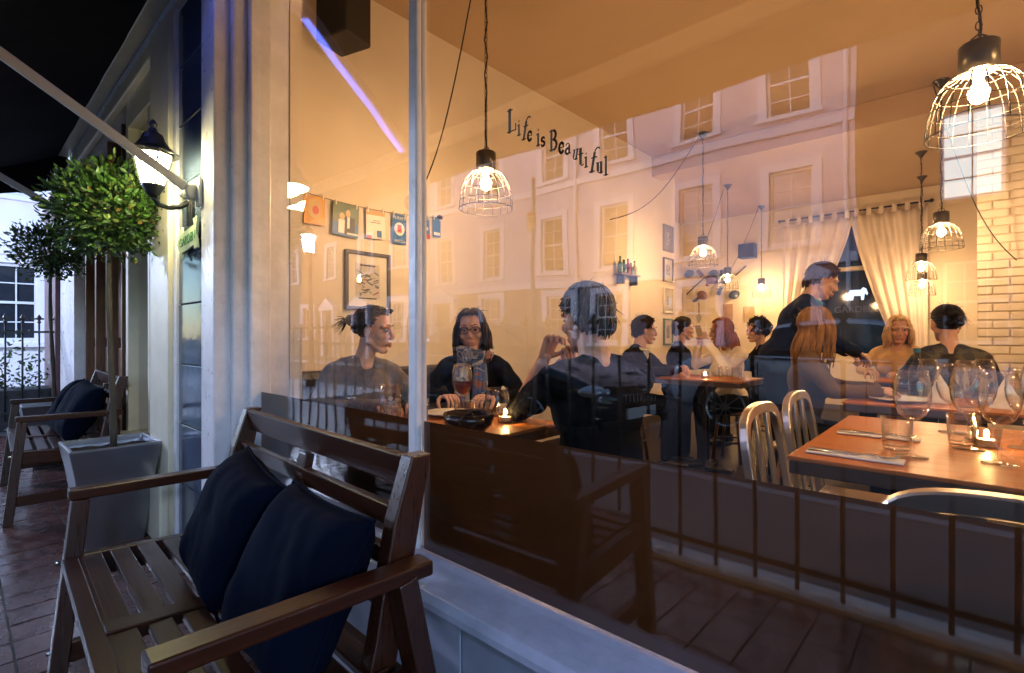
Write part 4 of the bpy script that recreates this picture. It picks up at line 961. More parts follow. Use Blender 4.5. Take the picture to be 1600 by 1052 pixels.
for i, (x, z, h, c, lab) in enumerate(((-3.32, 1.55, .30, (.35, .22, .12), 'small brown wooden plaque on the back wall under the middle pendants'), (-2.95, 1.5, .28, (.45, .34, .2), 'pale wooden plaque on the back wall right of the brown one'))):
    o = B('wall_plaque', M('plaque_%d' % i, c, .6), None, (-.09, .09, -.03, 0, -h / 2, h / 2), bevel=.01); tag(o, lab, 'plaque', None, (x, 9.6, z))
wh = thing('hanging_whisk', 'thin wire utensil hanging on the wall behind the woman with the phone', 'utensil', (-3.85, 9.58, 1.55))
mb = MB(); mb.tube([(0, -.02, .2), (0, -.02, 0)], .012, 8); mb.build('handle', m_tim, wh)
mb = MB()
for k in range(4): mb.tube([(0, -.02, 0), (.04 * math.cos(k), -.02 + .04 * math.sin(k), -.1), (0, -.02, -.2), (-.04 * math.cos(k), -.02 - .04 * math.sin(k), -.1), (0, -.02, 0)], .003, 5, False)
mb.build('loops', m_steel, wh)

# ------------------------------------------------------------------ back window with curtains
rw = thing('rear_window', 'dark blue rear window lettered GARDEN between the curtains', 'window', (-1.4, 9.7, .75))
m_rwp = M('night_window_glass', (.010, .028, .075), .06, var=.3, scale=2)
B('frame', m_wall, rw, (-.65, -.58, -.08, .06, 0, 2.2), (.58, .65, -.08, .06, 0, 2.2), (-.58, .58, -.08, .06, 2.12, 2.2), (-.58, .58, -.08, .06, 0, .08), (-.58, .58, -.06, .04, 1.40, 1.47), bevel=.006)
B('pane', m_rwp, rw, (-.58, .58, -.01, .0, .08, 1.40)); B('pane', m_rwp, rw, (-.58, .58, -.01, .0, 1.47, 2.12))
o = link('lettering', textmesh('GARDEN', .14, M('pale_blue_print', (.05, .09, .22), .5), .001), rw); o.rotation_euler = (R(90), 0, 0); o.location = (.02, -.0125, .78)
an = MB(); out = [(-.2, .0), (-.2, .14), (-.14, .22), (.10, .22), (.15, .27), (.22, .24), (.26, .14), (.24, .10), (.19, .14), (.17, 0), (.11, 0), (.10, .09), (-.05, .09), (-.07, 0)]
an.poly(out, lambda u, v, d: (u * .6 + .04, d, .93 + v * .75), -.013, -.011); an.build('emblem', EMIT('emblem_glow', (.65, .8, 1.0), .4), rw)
rod = thing('curtain_rod', 'thin dark curtain rod above the rear window', 'curtain rod', (-1.42, 9.46, 3.06))
mb = MB(); mb.tube([(-1.0, 0, 0), (1.0, 0, 0)], .013, 8); mb.build('pole', m_black, rod, True)
for sx in (-1, 1):
    mb = MB(); mb.ell((sx * 1.0, 0, 0), .028); mb.build('knob', m_black, rod, True); mb = MB(); mb.bar((sx * .9, 0, -.001), (sx * .9, .139, -.001), .014, .02); mb.build('bracket', m_black, rod)
m_curt = M('cream_linen', (.72, .64, .58), .9, var=.06, scale=5, sheen=.2)
def curtain(label, x0, x1, tie):
    t = thing('curtain', label, 'curtain', ((x0 + x1) / 2, 9.46, 0)); ox = (x0 + x1) / 2
    m = MB(); n, k_ = 70, 26; V = []
    for k in range(k_ + 1):
        z = 2.98 - 2.9 * k / k_; f = k / k_
        pull = min(1, f * 1.5) ** 1.3
        for i in range(n + 1):
            u = i / n; x = x0 + (x1 - x0) * u
            if tie < 0: x = x0 + (x - x0) * (1 - .72 * pull)
            else: x = x1 + (x - x1) * (1 - .55 * pull)
            V.append((x - ox, (.038 - .01 * f) * math.sin(u * 36 + .6 * math.sin(z * 2)) + .012 * math.sin(u * 13 + z), z))
    F = [(k * (n + 1) + i, k * (n + 1) + i + 1, (k + 1) * (n + 1) + i + 1, (k + 1) * (n + 1) + i) for k in range(k_) for i in range(n)]
    m._add(V, F); o = m.build('cloth', m_curt, t, True)
    sd_ = o.modifiers.new('thick', 'SOLIDIFY'); sd_.thickness = .004
    for q in range(6):
        m = MB(); xq = x0 + (x1 - x0) * (q + .5) / 6 - ox; m.bb(xq - .03, xq + .03, -.018, .018, 2.97, 3.082); m.build('tab', m_curt, t)
curtain('left cream tab top curtain gathered away from the rear window', -2.38, -1.36, -1)
curtain('right cream tab top curtain beside the overlapping pendants', -1.40, -.46, 1)

# ------------------------------------------------------------------ tables and chairs
def table(label, x0, x1, y0, y1, z=.76, ped=True):
    t = thing('dining_table', label, 'table', ((x0 + x1) / 2, (y0 + y1) / 2, 0)); a = (x1 - x0) / 2; b = (y1 - y0) / 2
    B('tabletop', m_tabletop, t, (-a, a, -b, b, z - .012, z), bevel=.003)
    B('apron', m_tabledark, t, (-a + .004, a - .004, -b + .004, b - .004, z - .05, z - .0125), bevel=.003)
    xs = (0,) if a < .5 else (-a * .6, a * .6)
    for q in xs:
        m = MB(); m.bb(q - .035, q + .035, -.035, .035, .03, z - .0505); m.build('pedestal', m_black, t, bevel=.004)
        m = MB(); m.bb(q - .25, q + .25, -.04, .04, 0.001, .03); m.bb(q - .04, q + .04, -.25, -.0405, 0.001, .03); m.bb(q - .04, q + .04, .0405, .25, 0.001, .03); m.build('foot', m_black, t, bevel=.006)
    return t
table('small table at the left by the window, set with a glass of red wine', -1.84, -1.20, 1.06, 1.62)
table('small table in front of the man in the suit and the woman with the phone', -2.06, -1.26, 3.94, 4.46)
table('large orange wood table set with glasses at the right', -.39, 1.30, 1.60, 2.60)
table('table behind the large set table, in front of the tan coated woman', -.50, 1.2, 3.12, 3.72)
table('table hidden behind the woman with tied up hair', -.55, .55, 4.72, 5.22)

def make_chair():
    t = thing('metal_chair', 'x', 'chair', (0, 0, 0), 0, 'brushed aluminium dining chairs')   # faces +X
    hw = .19
    def side(s_, z): return (-.20 - .06 * max(0, (z - .45)) / .4, s_ * hw, z)
    pts = [(-.27, -hw, 0), (-.215, -hw, .45), (-.245, -hw, .66), (-.265, -hw * .97, .77), (-.272, -hw * .84, .825), (-.275, -hw * .55, .848), (-.276, 0, .855), (-.275, hw * .55, .848), (-.272, hw * .84, .825), (-.265, hw * .97, .77), (-.245, hw, .66), (-.215, hw, .45), (-.27, hw, 0)]
    m = MB(); 
    P_ = [Vector(q) for q in pts]
    for i in range(len(P_)):   # flat rounded strip section, wide in the plane of the back
        pass
    n_ = len(P_); V = []; F = []
    fine = []
    for i in range(n_ - 1):
        for q in range(4): fine.append(P_[i].lerp(P_[i + 1], q / 4))
    fine.append(P_[-1])
    for _ in range(3): fine = [fine[0]] + [(fine[i - 1] + fine[i] * 2 + fine[i + 1]) / 4 for i in range(1, len(fine) - 1)] + [fine[-1]]
    for i, c in enumerate(fine):
        tg = (fine[min(i + 1, len(fine) - 1)] - fine[max(i - 1, 0)]).normalized(); nx_ = Vector((1, 0, .1)).normalized(); sd2 = tg.cross(nx_).normalized(); nx_ = sd2.cross(tg)
        for a_, b_ in ((-.019, -.010), (-.015, -.0135), (.015, -.0135), (.019, -.010), (.019, .010), (.015, .0135), (-.015, .0135), (-.019, .010)): V.append(c + sd2 * a_ + nx_ * b_)
    for i in range(len(fine) - 1):
        for q in range(8): F.append((i * 8 + q, i * 8 + (q + 1) % 8, (i + 1) * 8 + (q + 1) % 8, (i + 1) * 8 + q))
    m._add(V, F); m.build('back_frame', m_alu, t, False)
    for yy in (-.058, .058):
        m = MB(); m.bar((-.222, yy, .44), (-.270, yy, .835), .036, .012, up=(1, 0, 0)); m.build('back_slat', m_alu, t, bevel=.003)
    m = MB(); V = []; n = 12
    for i in range(n + 1):
        for k in range(n + 1):
            u = -1 + 2 * i / n; v = -1 + 2 * k / n
            V.append((-.0 + u * .205, v * (.20 + .01 * u), .45 - .018 * (1 - u * u) * (1 - v * v)))
    N = len(V); V += [(a, b, c - .022) for a, b, c in V]; F = []
    for i in range(n):
        for k in range(n):
            a = i * (n + 1) + k; F.append((a, a + 1, a + n + 2, a + n + 1)); F.append((N + a, N + a + n + 1, N + a + n + 2, N + a + 1))
    ed = [(i, 0) for i in range(n)] + [(n, k) for k in range(n)] + [(n - i, n) for i in range(n)] + [(0, n - k) for k in range(n)]
    ids = [i * (n + 1) + k for i, k in ed]
    for a, b in zip(ids, ids[1:] + ids[:1]): F.append((a, b, N + b, N + a))
    m._add(V, F); m.build('seat', m_alu, t, bevel=.004)
    for s_ in (-1, 1):
        m = MB(); m.tube([(.19, s_ * .185, .43), (.215, s_ * .20, 0)], .016, 10); m.build('front_leg', m_alu, t, True)
        m = MB(); m.tube([(.203, s_ * .193, .20), (-.235, s_ * .19, .20)], .010, 8); m.build('stretcher', m_alu, t, True)
    m = MB(); m.tube([(.20, -.19, .26), (.20, .19, .26)], .010, 8); m.build('cross_bar', m_alu, t, True)
    return t
ch = make_chair()
ch.location = (-.27, 1.88, 0); ch['label'] = 'left of the two aluminium chairs at the end of the set table'
dup(ch, (-.27, 2.38, 0), 0, 'right of the two aluminium chairs, behind the other, at the end of the set table')
dup(ch, (.06, 1.37, -.018), 90, 'aluminium chair pushed in at the window side of the set table')
def make_stool():
    t = thing('stool', 'x', 'stool', (0, 0, 0), 0, 'dark wooden stools under the diners')
    m = MB(); m.lathe([(0, .415), (.15, .415), (.165, .425), (.165, .44), (.15, .452), (0, .445)], 24); m.build('seat', m_tim, t, True)
    for k in range(4):
        a_ = R(45 + 90 * k); m = MB(); m.tube([(.11 * math.cos(a_), .11 * math.sin(a_), .416), (.17 * math.cos(a_), .17 * math.sin(a_), 0)], .014, 8); m.build('leg', m_tim, t, True)
    m = MB(); m.tube([(.145 * math.cos(R(10 * k)), .145 * math.sin(R(10 * k)), .18) for k in range(37)], .009, 6, False); m.build('foot_ring', m_black, t, True)
    return t
st0 = make_stool(); st0.location = (-.90, 1.51, 0); st0['label'] = 'stool under the grey haired man in black'
for x, y, lab in ((-2.27, 4.06, 'stool under the man in the dark suit'), (-1.58, 4.64, 'stool under the woman with the phone'), (-.76, 3.40, 'stool under the light brown haired woman'), (-.10, 4.36, 'stool under the woman with tied up hair'), (-.46, 5.56, 'stool under the woman in the tan coat'), (-1.52, 5.45, 'stool under the curly dark haired woman'), (-2.40, 5.30, 'stool under the man in navy behind the phone')):
    dup(st0, (x, y, 0), 0, lab)
bq = thing('banquette', 'black padded banquette along the side wall behind the woman in the sweater', 'banquette', (-2.62, 1.95, 0))
m_bq = M('black_leather', (.014, .012, .012), .4, bump=.15, bscale=60)
B('seat', m_bq, bq, (-.26, .30, -.78, .80, .10, .45), bevel=.03); B('backrest', m_bq, bq, (-.27, -.12, -.78, .80, .451, .90), bevel=.04)

# ------------------------------------------------------------------ glassware
def glass_thing(name, label, prof, loc, cat='glass', group=None, seg=28, wine=None):
    t = thing(name, label, cat, loc, 0, group)
    m = MB(); m.lathe(prof, seg); rt = max(prof, key=lambda q: q[1]); m.tube([(rt[0] * math.cos(2 * math.pi * q / 28), rt[0] * math.sin(2 * math.pi * q / 28), rt[1]) for q in range(29)], .0011, 5, False); m.build('bowl', m_ware, t, True)
    if wine:
        m = MB(); m.lathe(wine, seg); m.build('wine', m_wine, t, True)
    return t
WG = [(.0, .002), (.036, .001), (.036, .003), (.012, .006), (.0045, .014), (.004, .085), (.010, .094), (.030, .112), (.040, .14), (.0425, .165), (.040, .195), (.033, .225), (.0322, .225), (.039, .195), (.0412, .165), (.0388, .14), (.029, .114), (.008, .098), (0, .096)]
TB = [(0, .001), (.033, .001), (.035, .006), (.040, .095), (.0388, .095), (.034, .012), (0, .010)]
JAR = [(0, .001), (.048, .001), (.052, .01), (.052, .085), (.046, .10), (.044, .115), (.047, .118), (.0455, .118), (.0425, .115), (.0445, .10), (.0505, .085), (.0505, .012), (0, .01)]
TZ = .761
glass_thing('wine_glass', 'glass of red wine standing on the table by the window', WG, (-1.545, 1.40, TZ), 'glass', None, 28, [(0, .099), (.010, .100), (.0285, .115), (.0383, .14), (.0400, .155), (0, .155)])
glass_thing('tumbler', 'water tumbler right beside the red wine glass', TB, (-1.42, 1.30, TZ)); glass_thing('tumbler', 'water tumbler just right of the mullion', TB, (-1.60, 1.22, TZ))
glass_thing('glass_jar', 'squat glass jar behind the red wine glass', JAR, (-1.50, 1.56, TZ), 'jar')
glass_thing('glass_jar', 'tall glass of pale ice just left of the mullion', [(0, .001), (.035, .001), (.04, .01), (.044, .15), (.0428, .15), (.0388, .014), (0, .012)], (-1.70, 1.16, TZ), 'jar')
rnd = random.Random(5); ic = thing('ice', 'pale ice and fruit inside the tall glass left of the mullion', 'ice', (-1.70, 1.16, TZ + .013))
for k in range(14):
    mb = MB(); mb.box((rnd.uniform(-.02, .02), rnd.uniform(-.02, .02), .012 + k * .005), (.018, .018, .018), Matrix.Rotation(rnd.uniform(0, 3), 3, Vector((rnd.random(), rnd.random(), rnd.random())))); mb.build('ice_cube', M('ice_pale', (.75, .55, .42), .2), ic, bevel=.003)
def plate(label, loc, r=.12):
    o = MB().lathe([(0, .004), (r * .6, .004), (r, .016), (r, .019), (r * .62, .008), (0, .007)], 32).build('plate', m_cer, None, True); tag(o, label, 'plate', None, loc); return o
plate('white plate behind the tumbler on the window table', (-1.66, 1.42, TZ), .10)
bd = thing('black_bowl', 'black shiny bowl on the near corner of the window table', 'bowl', (-1.29, 1.20, TZ))
mb = MB(); mb.lathe([(0, .001), (.05, .001), (.085, .04), (.088, .075), (.084, .075), (.08, .042), (.045, .008), (0, .008)], 28); mb.build('bowl', M('black_glaze', (.012, .010, .009), .08), bd, True)
mb = MB(); mb.ell((.0, 0, .03), (.065, .065, .022)); mb.build('food', M('dark_food', (.10, .05, .02), .6, var=.5, scale=50, bump=.6), bd, True)
# big table, right
for i, (x, y, lab) in enumerate(((-.123, 1.81, 'wine glass nearest the forks on the set table'), (-.005, 2.04, 'wine glass in the middle of the set table behind the candle'), (.056, 1.86, 'wine glass in front of the candle, beside the right edge'), (.02, 2.25, 'wine glass at the back of the set table, third from the forks'), (.16, 2.32, 'wine glass at the far right back of the set table'), (-.05, 2.36, 'wine glass at the back left of the set table'), (.12, 2.18, 'wine glass just behind the tea light'), (.15, 1.98, 'wine glass cut by the right edge of the picture'))):
    glass_thing('wine_glass', lab, [(r_ * 1.05, z * 1.08) for r_, z in WG], (x, y, TZ), 'glass', 'clear wine glasses on the set table')
for x, y, lab in ((-.165, 1.90, 'tumbler touching the napkin tips on the set table'), (-.02, 2.12, 'tumbler behind the first wine glass'), (.155, 1.72, 'tumbler near the right edge of the set table'), (.22, 1.98, 'tumbler half cut off by the right edge')):
    glass_thing('tumbler', lab, TB, (x, y, TZ), 'glass', 'tumblers on the set table')
def candle(label, loc, L=14):
    t = thing('tea_light', label, 'candle', loc)
    m = MB(); m.lathe([(0, .001), (.03, .001), (.036, .06), (.0345, .06), (.028, .008), (0, .007)], 20); m.build('holder', m_ware, t, True)
    m = MB(); m.lathe([(0, .0085), (.022, .0085), (.022, .024), (0, .024)], 16); m.build('wax', M('candle_wax', (.8, .65, .4), .5), t)
    m = MB(); m.ell((0, 0, .040), (.006, .006, .014), 8, 6); m.build('flame', EMIT('candle_flame', (1.0, .62, .22), 110), t, True); return t
candle('lit tea light in a glass among the wine glasses', (.035, 2.13, TZ)); candle('lit tea light on the middle table beside the phone', (-1.60, 4.10, TZ)); candle('lit tea light on the far table behind the curly haired woman', (-1.28, 5.25, TZ))
candle('lit tea light on the window table by the jar', (-1.36, 1.46, TZ))
def setting(lab, x, y):
    n = MB(); n.bb(-.115, .115, -.032, .032, 0, .006); o = n.build('napkin', m_nap, None, bevel=.003); tag(o, 'folded white napkin ' + lab, 'napkin', None, (x, y, TZ), 0)
    k = thing('knife', 'steel knife lying on the napkin ' + lab, 'knife', (x - .01, y + .016, TZ + .0065)); m = MB(); m.bb(-.10, -.0, -.005, .005, 0, .004); m.build('handle', m_steel, k, bevel=.001); m = MB(); m.poly([(0.0, -.005), (.09, -.008), (.105, -.004), (.11, .006), (0, .006)], lambda u, v, d: (u, v, d), .001, .0025); m.build('blade', m_steel, k)
    f = thing('fork', 'steel fork lying on the napkin ' + lab, 'fork', (x - .01, y - .012, TZ + .0065)); m = MB(); m.tube([(-.10, 0, .003), (.02, 0, .003), (.05, 0, .010), (.068, 0, .006)], [.005, .003, .003, .006], 8, True, 0, .5); m.build('handle', m_steel, f, True)
    m = MB()
    for q in (-.009, -.003, .003, .009): m.tube([(.066, q * .8, .006), (.085, q, .004), (.115, q, .013)], .0016, 5)
    m.build('tines', m_steel, f, True)
setting('at the near corner of the set table', -.245, 1.70); setting('at the second place of the set table', -.235, 2.10); setting('at the far right place', .33, 1.68)
for x, y, lab in ((.12, 3.35, 'tall folded napkin standing on the table behind, right'), (-.12, 3.42, 'folded napkin standing on the table behind, centre')):
    m = MB(); m.lathe([(.07, 0), (.05, .05), (.004, .14)], 5); o = m.build('napkin', m_nap, None, bevel=.004); tag(o, lab, 'napkin', None, (x, y, TZ))
plate('white plate on the table behind the wine glasses', (-.28, 3.32, TZ), .13)
for x, y, lab in ((-.02, 3.25, 'left wine glass on the table behind'), (.05, 3.5, 'right wine glass on the table behind'), (-.16, 3.30, 'wine glass beside the plate on the table behind')):
    glass_thing('wine_glass', lab, WG, (x, y, TZ), 'glass', 'clear wine glasses on the table behind')
bo = thing('water_bottle', 'pale blue capped water bottle on the table behind', 'bottle', (-.22, 3.55, TZ))
mb = MB(); mb.lathe([(0, .001), (.036, .001), (.038, .01), (.038, .15), (.016, .21), (.014, .25), (0, .25)], 18); mb.build('body', GLASS('bottle_clear', .06, (.8, .9, .92), power=2.5, fmax=.8), bo, True)
mb = MB(); mb.lathe([(0, .251), (.017, .251), (.017, .275), (0, .275)], 14); mb.build('cap', M('teal_cap', (.02, .14, .22), .4), bo)
for x, y, lab in ((-1.50, 4.22, 'tumbler on the middle table left of the woman with the phone'), (-1.36, 4.12, 'tumbler at the right end of the middle table')):
    glass_thing('tumbler', lab, TB, (x, y, TZ))
# ------------------------------------------------------------------ people
def remesh(mb, voxel, it=4):
    me = bpy.data.meshes.new('tmp'); me.from_pydata(mb.v, [], mb.f); me.update()
    bm = bmesh.new(); bm.from_mesh(me); bmesh.ops.recalc_face_normals(bm, faces=bm.faces); bm.to_mesh(me); bm.free()
    o = bpy.data.objects.new('tmp', me); COL.objects.link(o)
    r_ = o.modifiers.new('r', 'REMESH'); r_.mode = 'VOXEL'; r_.voxel_size = voxel
    s_ = o.modifiers.new('s', 'SMOOTH'); s_.factor = .5; s_.iterations = it
    bpy.context.view_layer.update(); dg = bpy.context.evaluated_depsgraph_get()
    ev = bpy.data.meshes.new_from_object(o.evaluated_get(dg))
    V = [v.co.copy() for v in ev.vertices]; F = [tuple(p.vertices) for p in ev.polygons]
    bpy.data.objects.remove(o); bpy.data.meshes.remove(me); bpy.data.meshes.remove(ev)
    return V, F
def head_proto(male):
    m = MB(); j = 1.0 if male else .9
    m.ell((-.012, 0, .036), (.094, .074, .088), 24, 16)
    m.ell((.024, 0, -.035), (.062, .057, .078), 20, 14)
    m.ell((.066, 0, -.098), (.020 * j, .022 * j, .018), 12, 8)
    for s_ in (-1, 1):
        m.cap((-.005, s_ * .054, -.050), (.058, s_ * .018, -.102), .018, .016)
        m.ell((.056, s_ * .038, -.022), (.030, .026, .026), 12, 8)
        m.cap((.083, s_ * .014, .030), (.066, s_ * .050, .026), .0125 * (1.05 if male else .9), .011)
        m.ell((.098, s_ * .012, -.034), .0095, 10, 7)
        m.ell((-.006, s_ * .076, -.008), (.021, .008, .031), 12, 8, Matrix.Rotation(R(18 * s_), 3, 'Z'))
        m.cap((.086, s_ * .021, -.064), (.096, 0, -.060), .0055, .0075)
        m.cap((.085, s_ * .018, -.070), (.094, 0, -.074), .006, .0085)
    m.cap((.086, 0, .018), (.106, 0, -.027), .0085, .0115)
    m.cap((-.025, 0, -.05), (-.04, 0, -.17), .050 * (1.08 if male else .92), .054 * (1.1 if male else .9))
    V, F = remesh(m, .0042, 3)
    MI = []
    for f in F:
        c = sum((V[i] for i in f), Vector()) / len(f)
        MI.append(1 if c.x > .084 and abs(c.y) < .021 and -.077 < c.z < -.0575 and c.x > .0985 - .018 * (abs(c.y) / .021) ** 2 - .0045 else 0)
    return V, F, MI
HEADS = {True: head_proto(True), False: head_proto(False)}
def ehair(phi, az, k=1.0, c=(-.012, 0, .034), r=(.101, .082, .096)):
    p, a = R(phi), R(az)
    return Vector((c[0] + r[0] * k * math.sin(p) * math.cos(a), c[1] + r[1] * k * math.sin(p) * math.sin(a), c[2] + r[2] * k * math.cos(p)))
def hair_mesh(style, seed, L=.24, part=0.0):
    rnd = random.Random(seed); m = MB()
    m.ell((-.020, 0, .038), (.091, .0775, .089), 24, 14)
    C = Vector((-.012, 0, .034))
    def surf(d, k=1.0):
        d = d.normalized(); return C + Vector((d.x * .1 * k, d.y * .081 * k, d.z * .095 * k))
    def dirv(phi, az): p, a = R(phi), R(az); return Vector((math.sin(p) * math.cos(a), math.sin(p) * math.sin(a), math.cos(p)))
    def hairline(A):
        if A < 40: return 50
        if A < 72: return 52 + (A - 40) * 1.05
        if A < 108: return 88
        return 112 + min(8, (A - 108) * .3)
    crown = dirv(24, 180) if style in ('short', 'curly') else dirv(12, 0)
    n = {'long': 300, 'short': 420, 'bun': 300, 'curly': 200}[style]
    for k in range(n):
        az = (360.0 * k / n + rnd.uniform(-6, 6)) % 360; A = az if az <= 180 else 360 - az
        pe = hairline(A) + rnd.uniform(-5, 5); kk = rnd.uniform(.985, 1.055)
        if style == 'bun':
            d0 = dirv(pe, az); bun = Vector((-1, 0, .12)); s0 = rnd.uniform(0, .45) if k % 3 else 0
            pts = [surf(d0.lerp(bun, s0 + (1 - s0) * i / 8), kk) for i in range(9)]; rs = [.004, .0065, .007, .007, .007, .007, .007, .006, .005]
        else:
            de = dirv(pe, az + rnd.uniform(-8, 8)); s0 = rnd.uniform(0, .55) if k % 2 else rnd.uniform(0, .1)
            if style == 'long': c0 = dirv(14, 90 if az < 180 else 270).lerp(dirv(30, az), rnd.random() * .5)
            else: c0 = crown + Vector((rnd.gauss(0, .08), rnd.gauss(0, .08), 0))
            pts = [surf(c0.lerp(de, s0 + (1 - s0) * i / 7), kk + (.05 * math.sin(3.1 * i / 7) * rnd.random() if style == 'short' else 0)) for i in range(8)]
            rs = [.004, .006, .007, .0075, .0075, .007, .006, .003]
            if style == 'short': pts[-1] = pts[-1] + Vector((rnd.gauss(0, .009), rnd.gauss(0, .009), rnd.gauss(-.004, .010)))
            if style in ('short', 'curly') and A > 112:
                e = pts[-1]; q_ = (A - 112) / 68; dn = rnd.uniform(.030, .055) * (.5 + .5 * q_)
                pts += [e + Vector((.010 * q_, 0, -dn * .5)), e + Vector((.022 * q_, -.1 * e.y, -dn))]; rs = rs[:-1] + [.006, .005, .002]
            if style == 'long' and A >= 52:
                l = L * rnd.uniform(.70, 1.08); out = Vector((math.cos(R(az)), math.sin(R(az)), 0)); e = pts[-1]; wv = rnd.uniform(0, 6)
                for i in range(1, 9):
                    q = i / 8; pts.append(e + out * (.022 * math.sin(q * 2.6)) + Vector((.010 * math.sin(q * 5 + wv) - .025 * q * (A > 100), .010 * math.cos(q * 5 + wv), -l * q)))
                rs = rs[:-1] + [.0075] + [.008, .008, .0075, .007, .006, .005, .004, .0015]
        m.tube(pts, rs, 4)
    for k in range(70):    # loose strands
        d = dirv(rnd.uniform(5, 105), rnd.uniform(75, 285)); e = surf(d, 1.03); tq = Vector((rnd.gauss(0, .5), rnd.gauss(0, .5), rnd.gauss(-.5, .5))); m.tube([e, e + d * .008 + tq * .012, e + d * .012 + tq * .034], [.002, .0016, .0005], 3)
    if style == 'bun':
        for k in range(40):
            a, b = rnd.uniform(0, 6.28), rnd.uniform(0, 3.1); c = Vector((-.128, 0, .048)); r_ = rnd.uniform(.016, .030)
            pts = [c + Vector((r_ * math.cos(a + q * .5) * math.sin(b), r_ * math.sin(a + q * .5), r_ * math.cos(a + q * .5) * math.cos(b))) for q in range(9)]; m.tube(pts, .0055, 4)
        for k in range(46):
            c = Vector((-.145, rnd.gauss(0, .008), .045)); d = Vector((-.7 - .5 * rnd.random(), rnd.gauss(0, .35), rnd.gauss(-.35, .55))).normalized(); l = rnd.uniform(.04, .085); m.tube([c, c + d * l * .5, c + d * l + Vector((0, 0, -.02))], [.0022, .0018, .0005], 3)
    if style == 'curly':
        for k in range(330):
            az, ph = rnd.uniform(40, 320), rnd.uniform(3, 122); e = surf(dirv(ph, az), rnd.uniform(1.0, 1.22)); r_ = rnd.uniform(.008, .017); a = rnd.uniform(0, 6.28); ax = Vector((rnd.gauss(0, 1), rnd.gauss(0, 1), rnd.gauss(0, 1))).normalized(); u = ax.orthogonal(); v = ax.cross(u)
            m.tube([e + (u * math.cos(a + q * .8) + v * math.sin(a + q * .8)) * r_ + ax * .004 * q for q in range(8)], .0045, 4)
    for s_ in (-1, 1):   # eyebrows
        m.tube([(.0965, s_ * .014, .0335), (.0925, s_ * .030, .0385), (.080, s_ * .047, .034)], [.0022, .0028, .0012], 5)
    return m
def HAIR(name, col, col2=None):
    return M(name, col, .5, var=.45, scale=9, stretch=(4, 4, .7), col2=col2, spec=.15)
def rotm(yaw=0, pitch=0, roll=0): return Matrix.Rotation(R(yaw), 3, 'Z') @ Matrix.Rotation(R(pitch), 3, 'Y') @ Matrix.Rotation(R(roll), 3, 'X')
def hand(m, wrist, d, nrm, side, curl=35, s=1.0):
    d = Vector(d).normalized(); nrm = Vector(nrm); nrm = (nrm - d * nrm.dot(d)).normalized(); lat = nrm.cross(d) * side
    w = Vector(wrist)
    for q in (-.026, -.009, .009, .026):
        m.cap(w + lat * q * .6 * s + d * .008, w + d * .082 * s + lat * q * s, .014 * s, .0115 * s, 8)
    for i, (q, l) in enumerate(((-.029, .070), (-.0095, .082), (.0105, .076), (.029, .060))):
        p = w + d * .084 * s + lat * q * s; a = 8.0; segs = (.46, .30, .24)
        for j, f in enumerate(segs):
            a += curl * (.7 if j == 0 else 1.0); dd = (d * math.cos(R(a)) + nrm * math.sin(R(a)) + lat * q * 1.5).normalized()
            p2 = p + dd * l * f * s; m.cap(p, p2, (.0092 - .001 * j) * s, (.0085 - .001 * j) * s, 8); p = p2
    p = w + d * .022 * s - lat * .026 * s
    for j, (l, aa) in enumerate(((.042, 0), (.032, 18), (.026, 34))):
        dd = (d * .62 - lat * (.72 - .02 * aa) + nrm * (.35 + .012 * aa)).normalized(); p2 = p + dd * l * s; m.cap(p, p2, (.0125 - .0012 * j) * s, (.011 - .0012 * j) * s, 8); p = p2
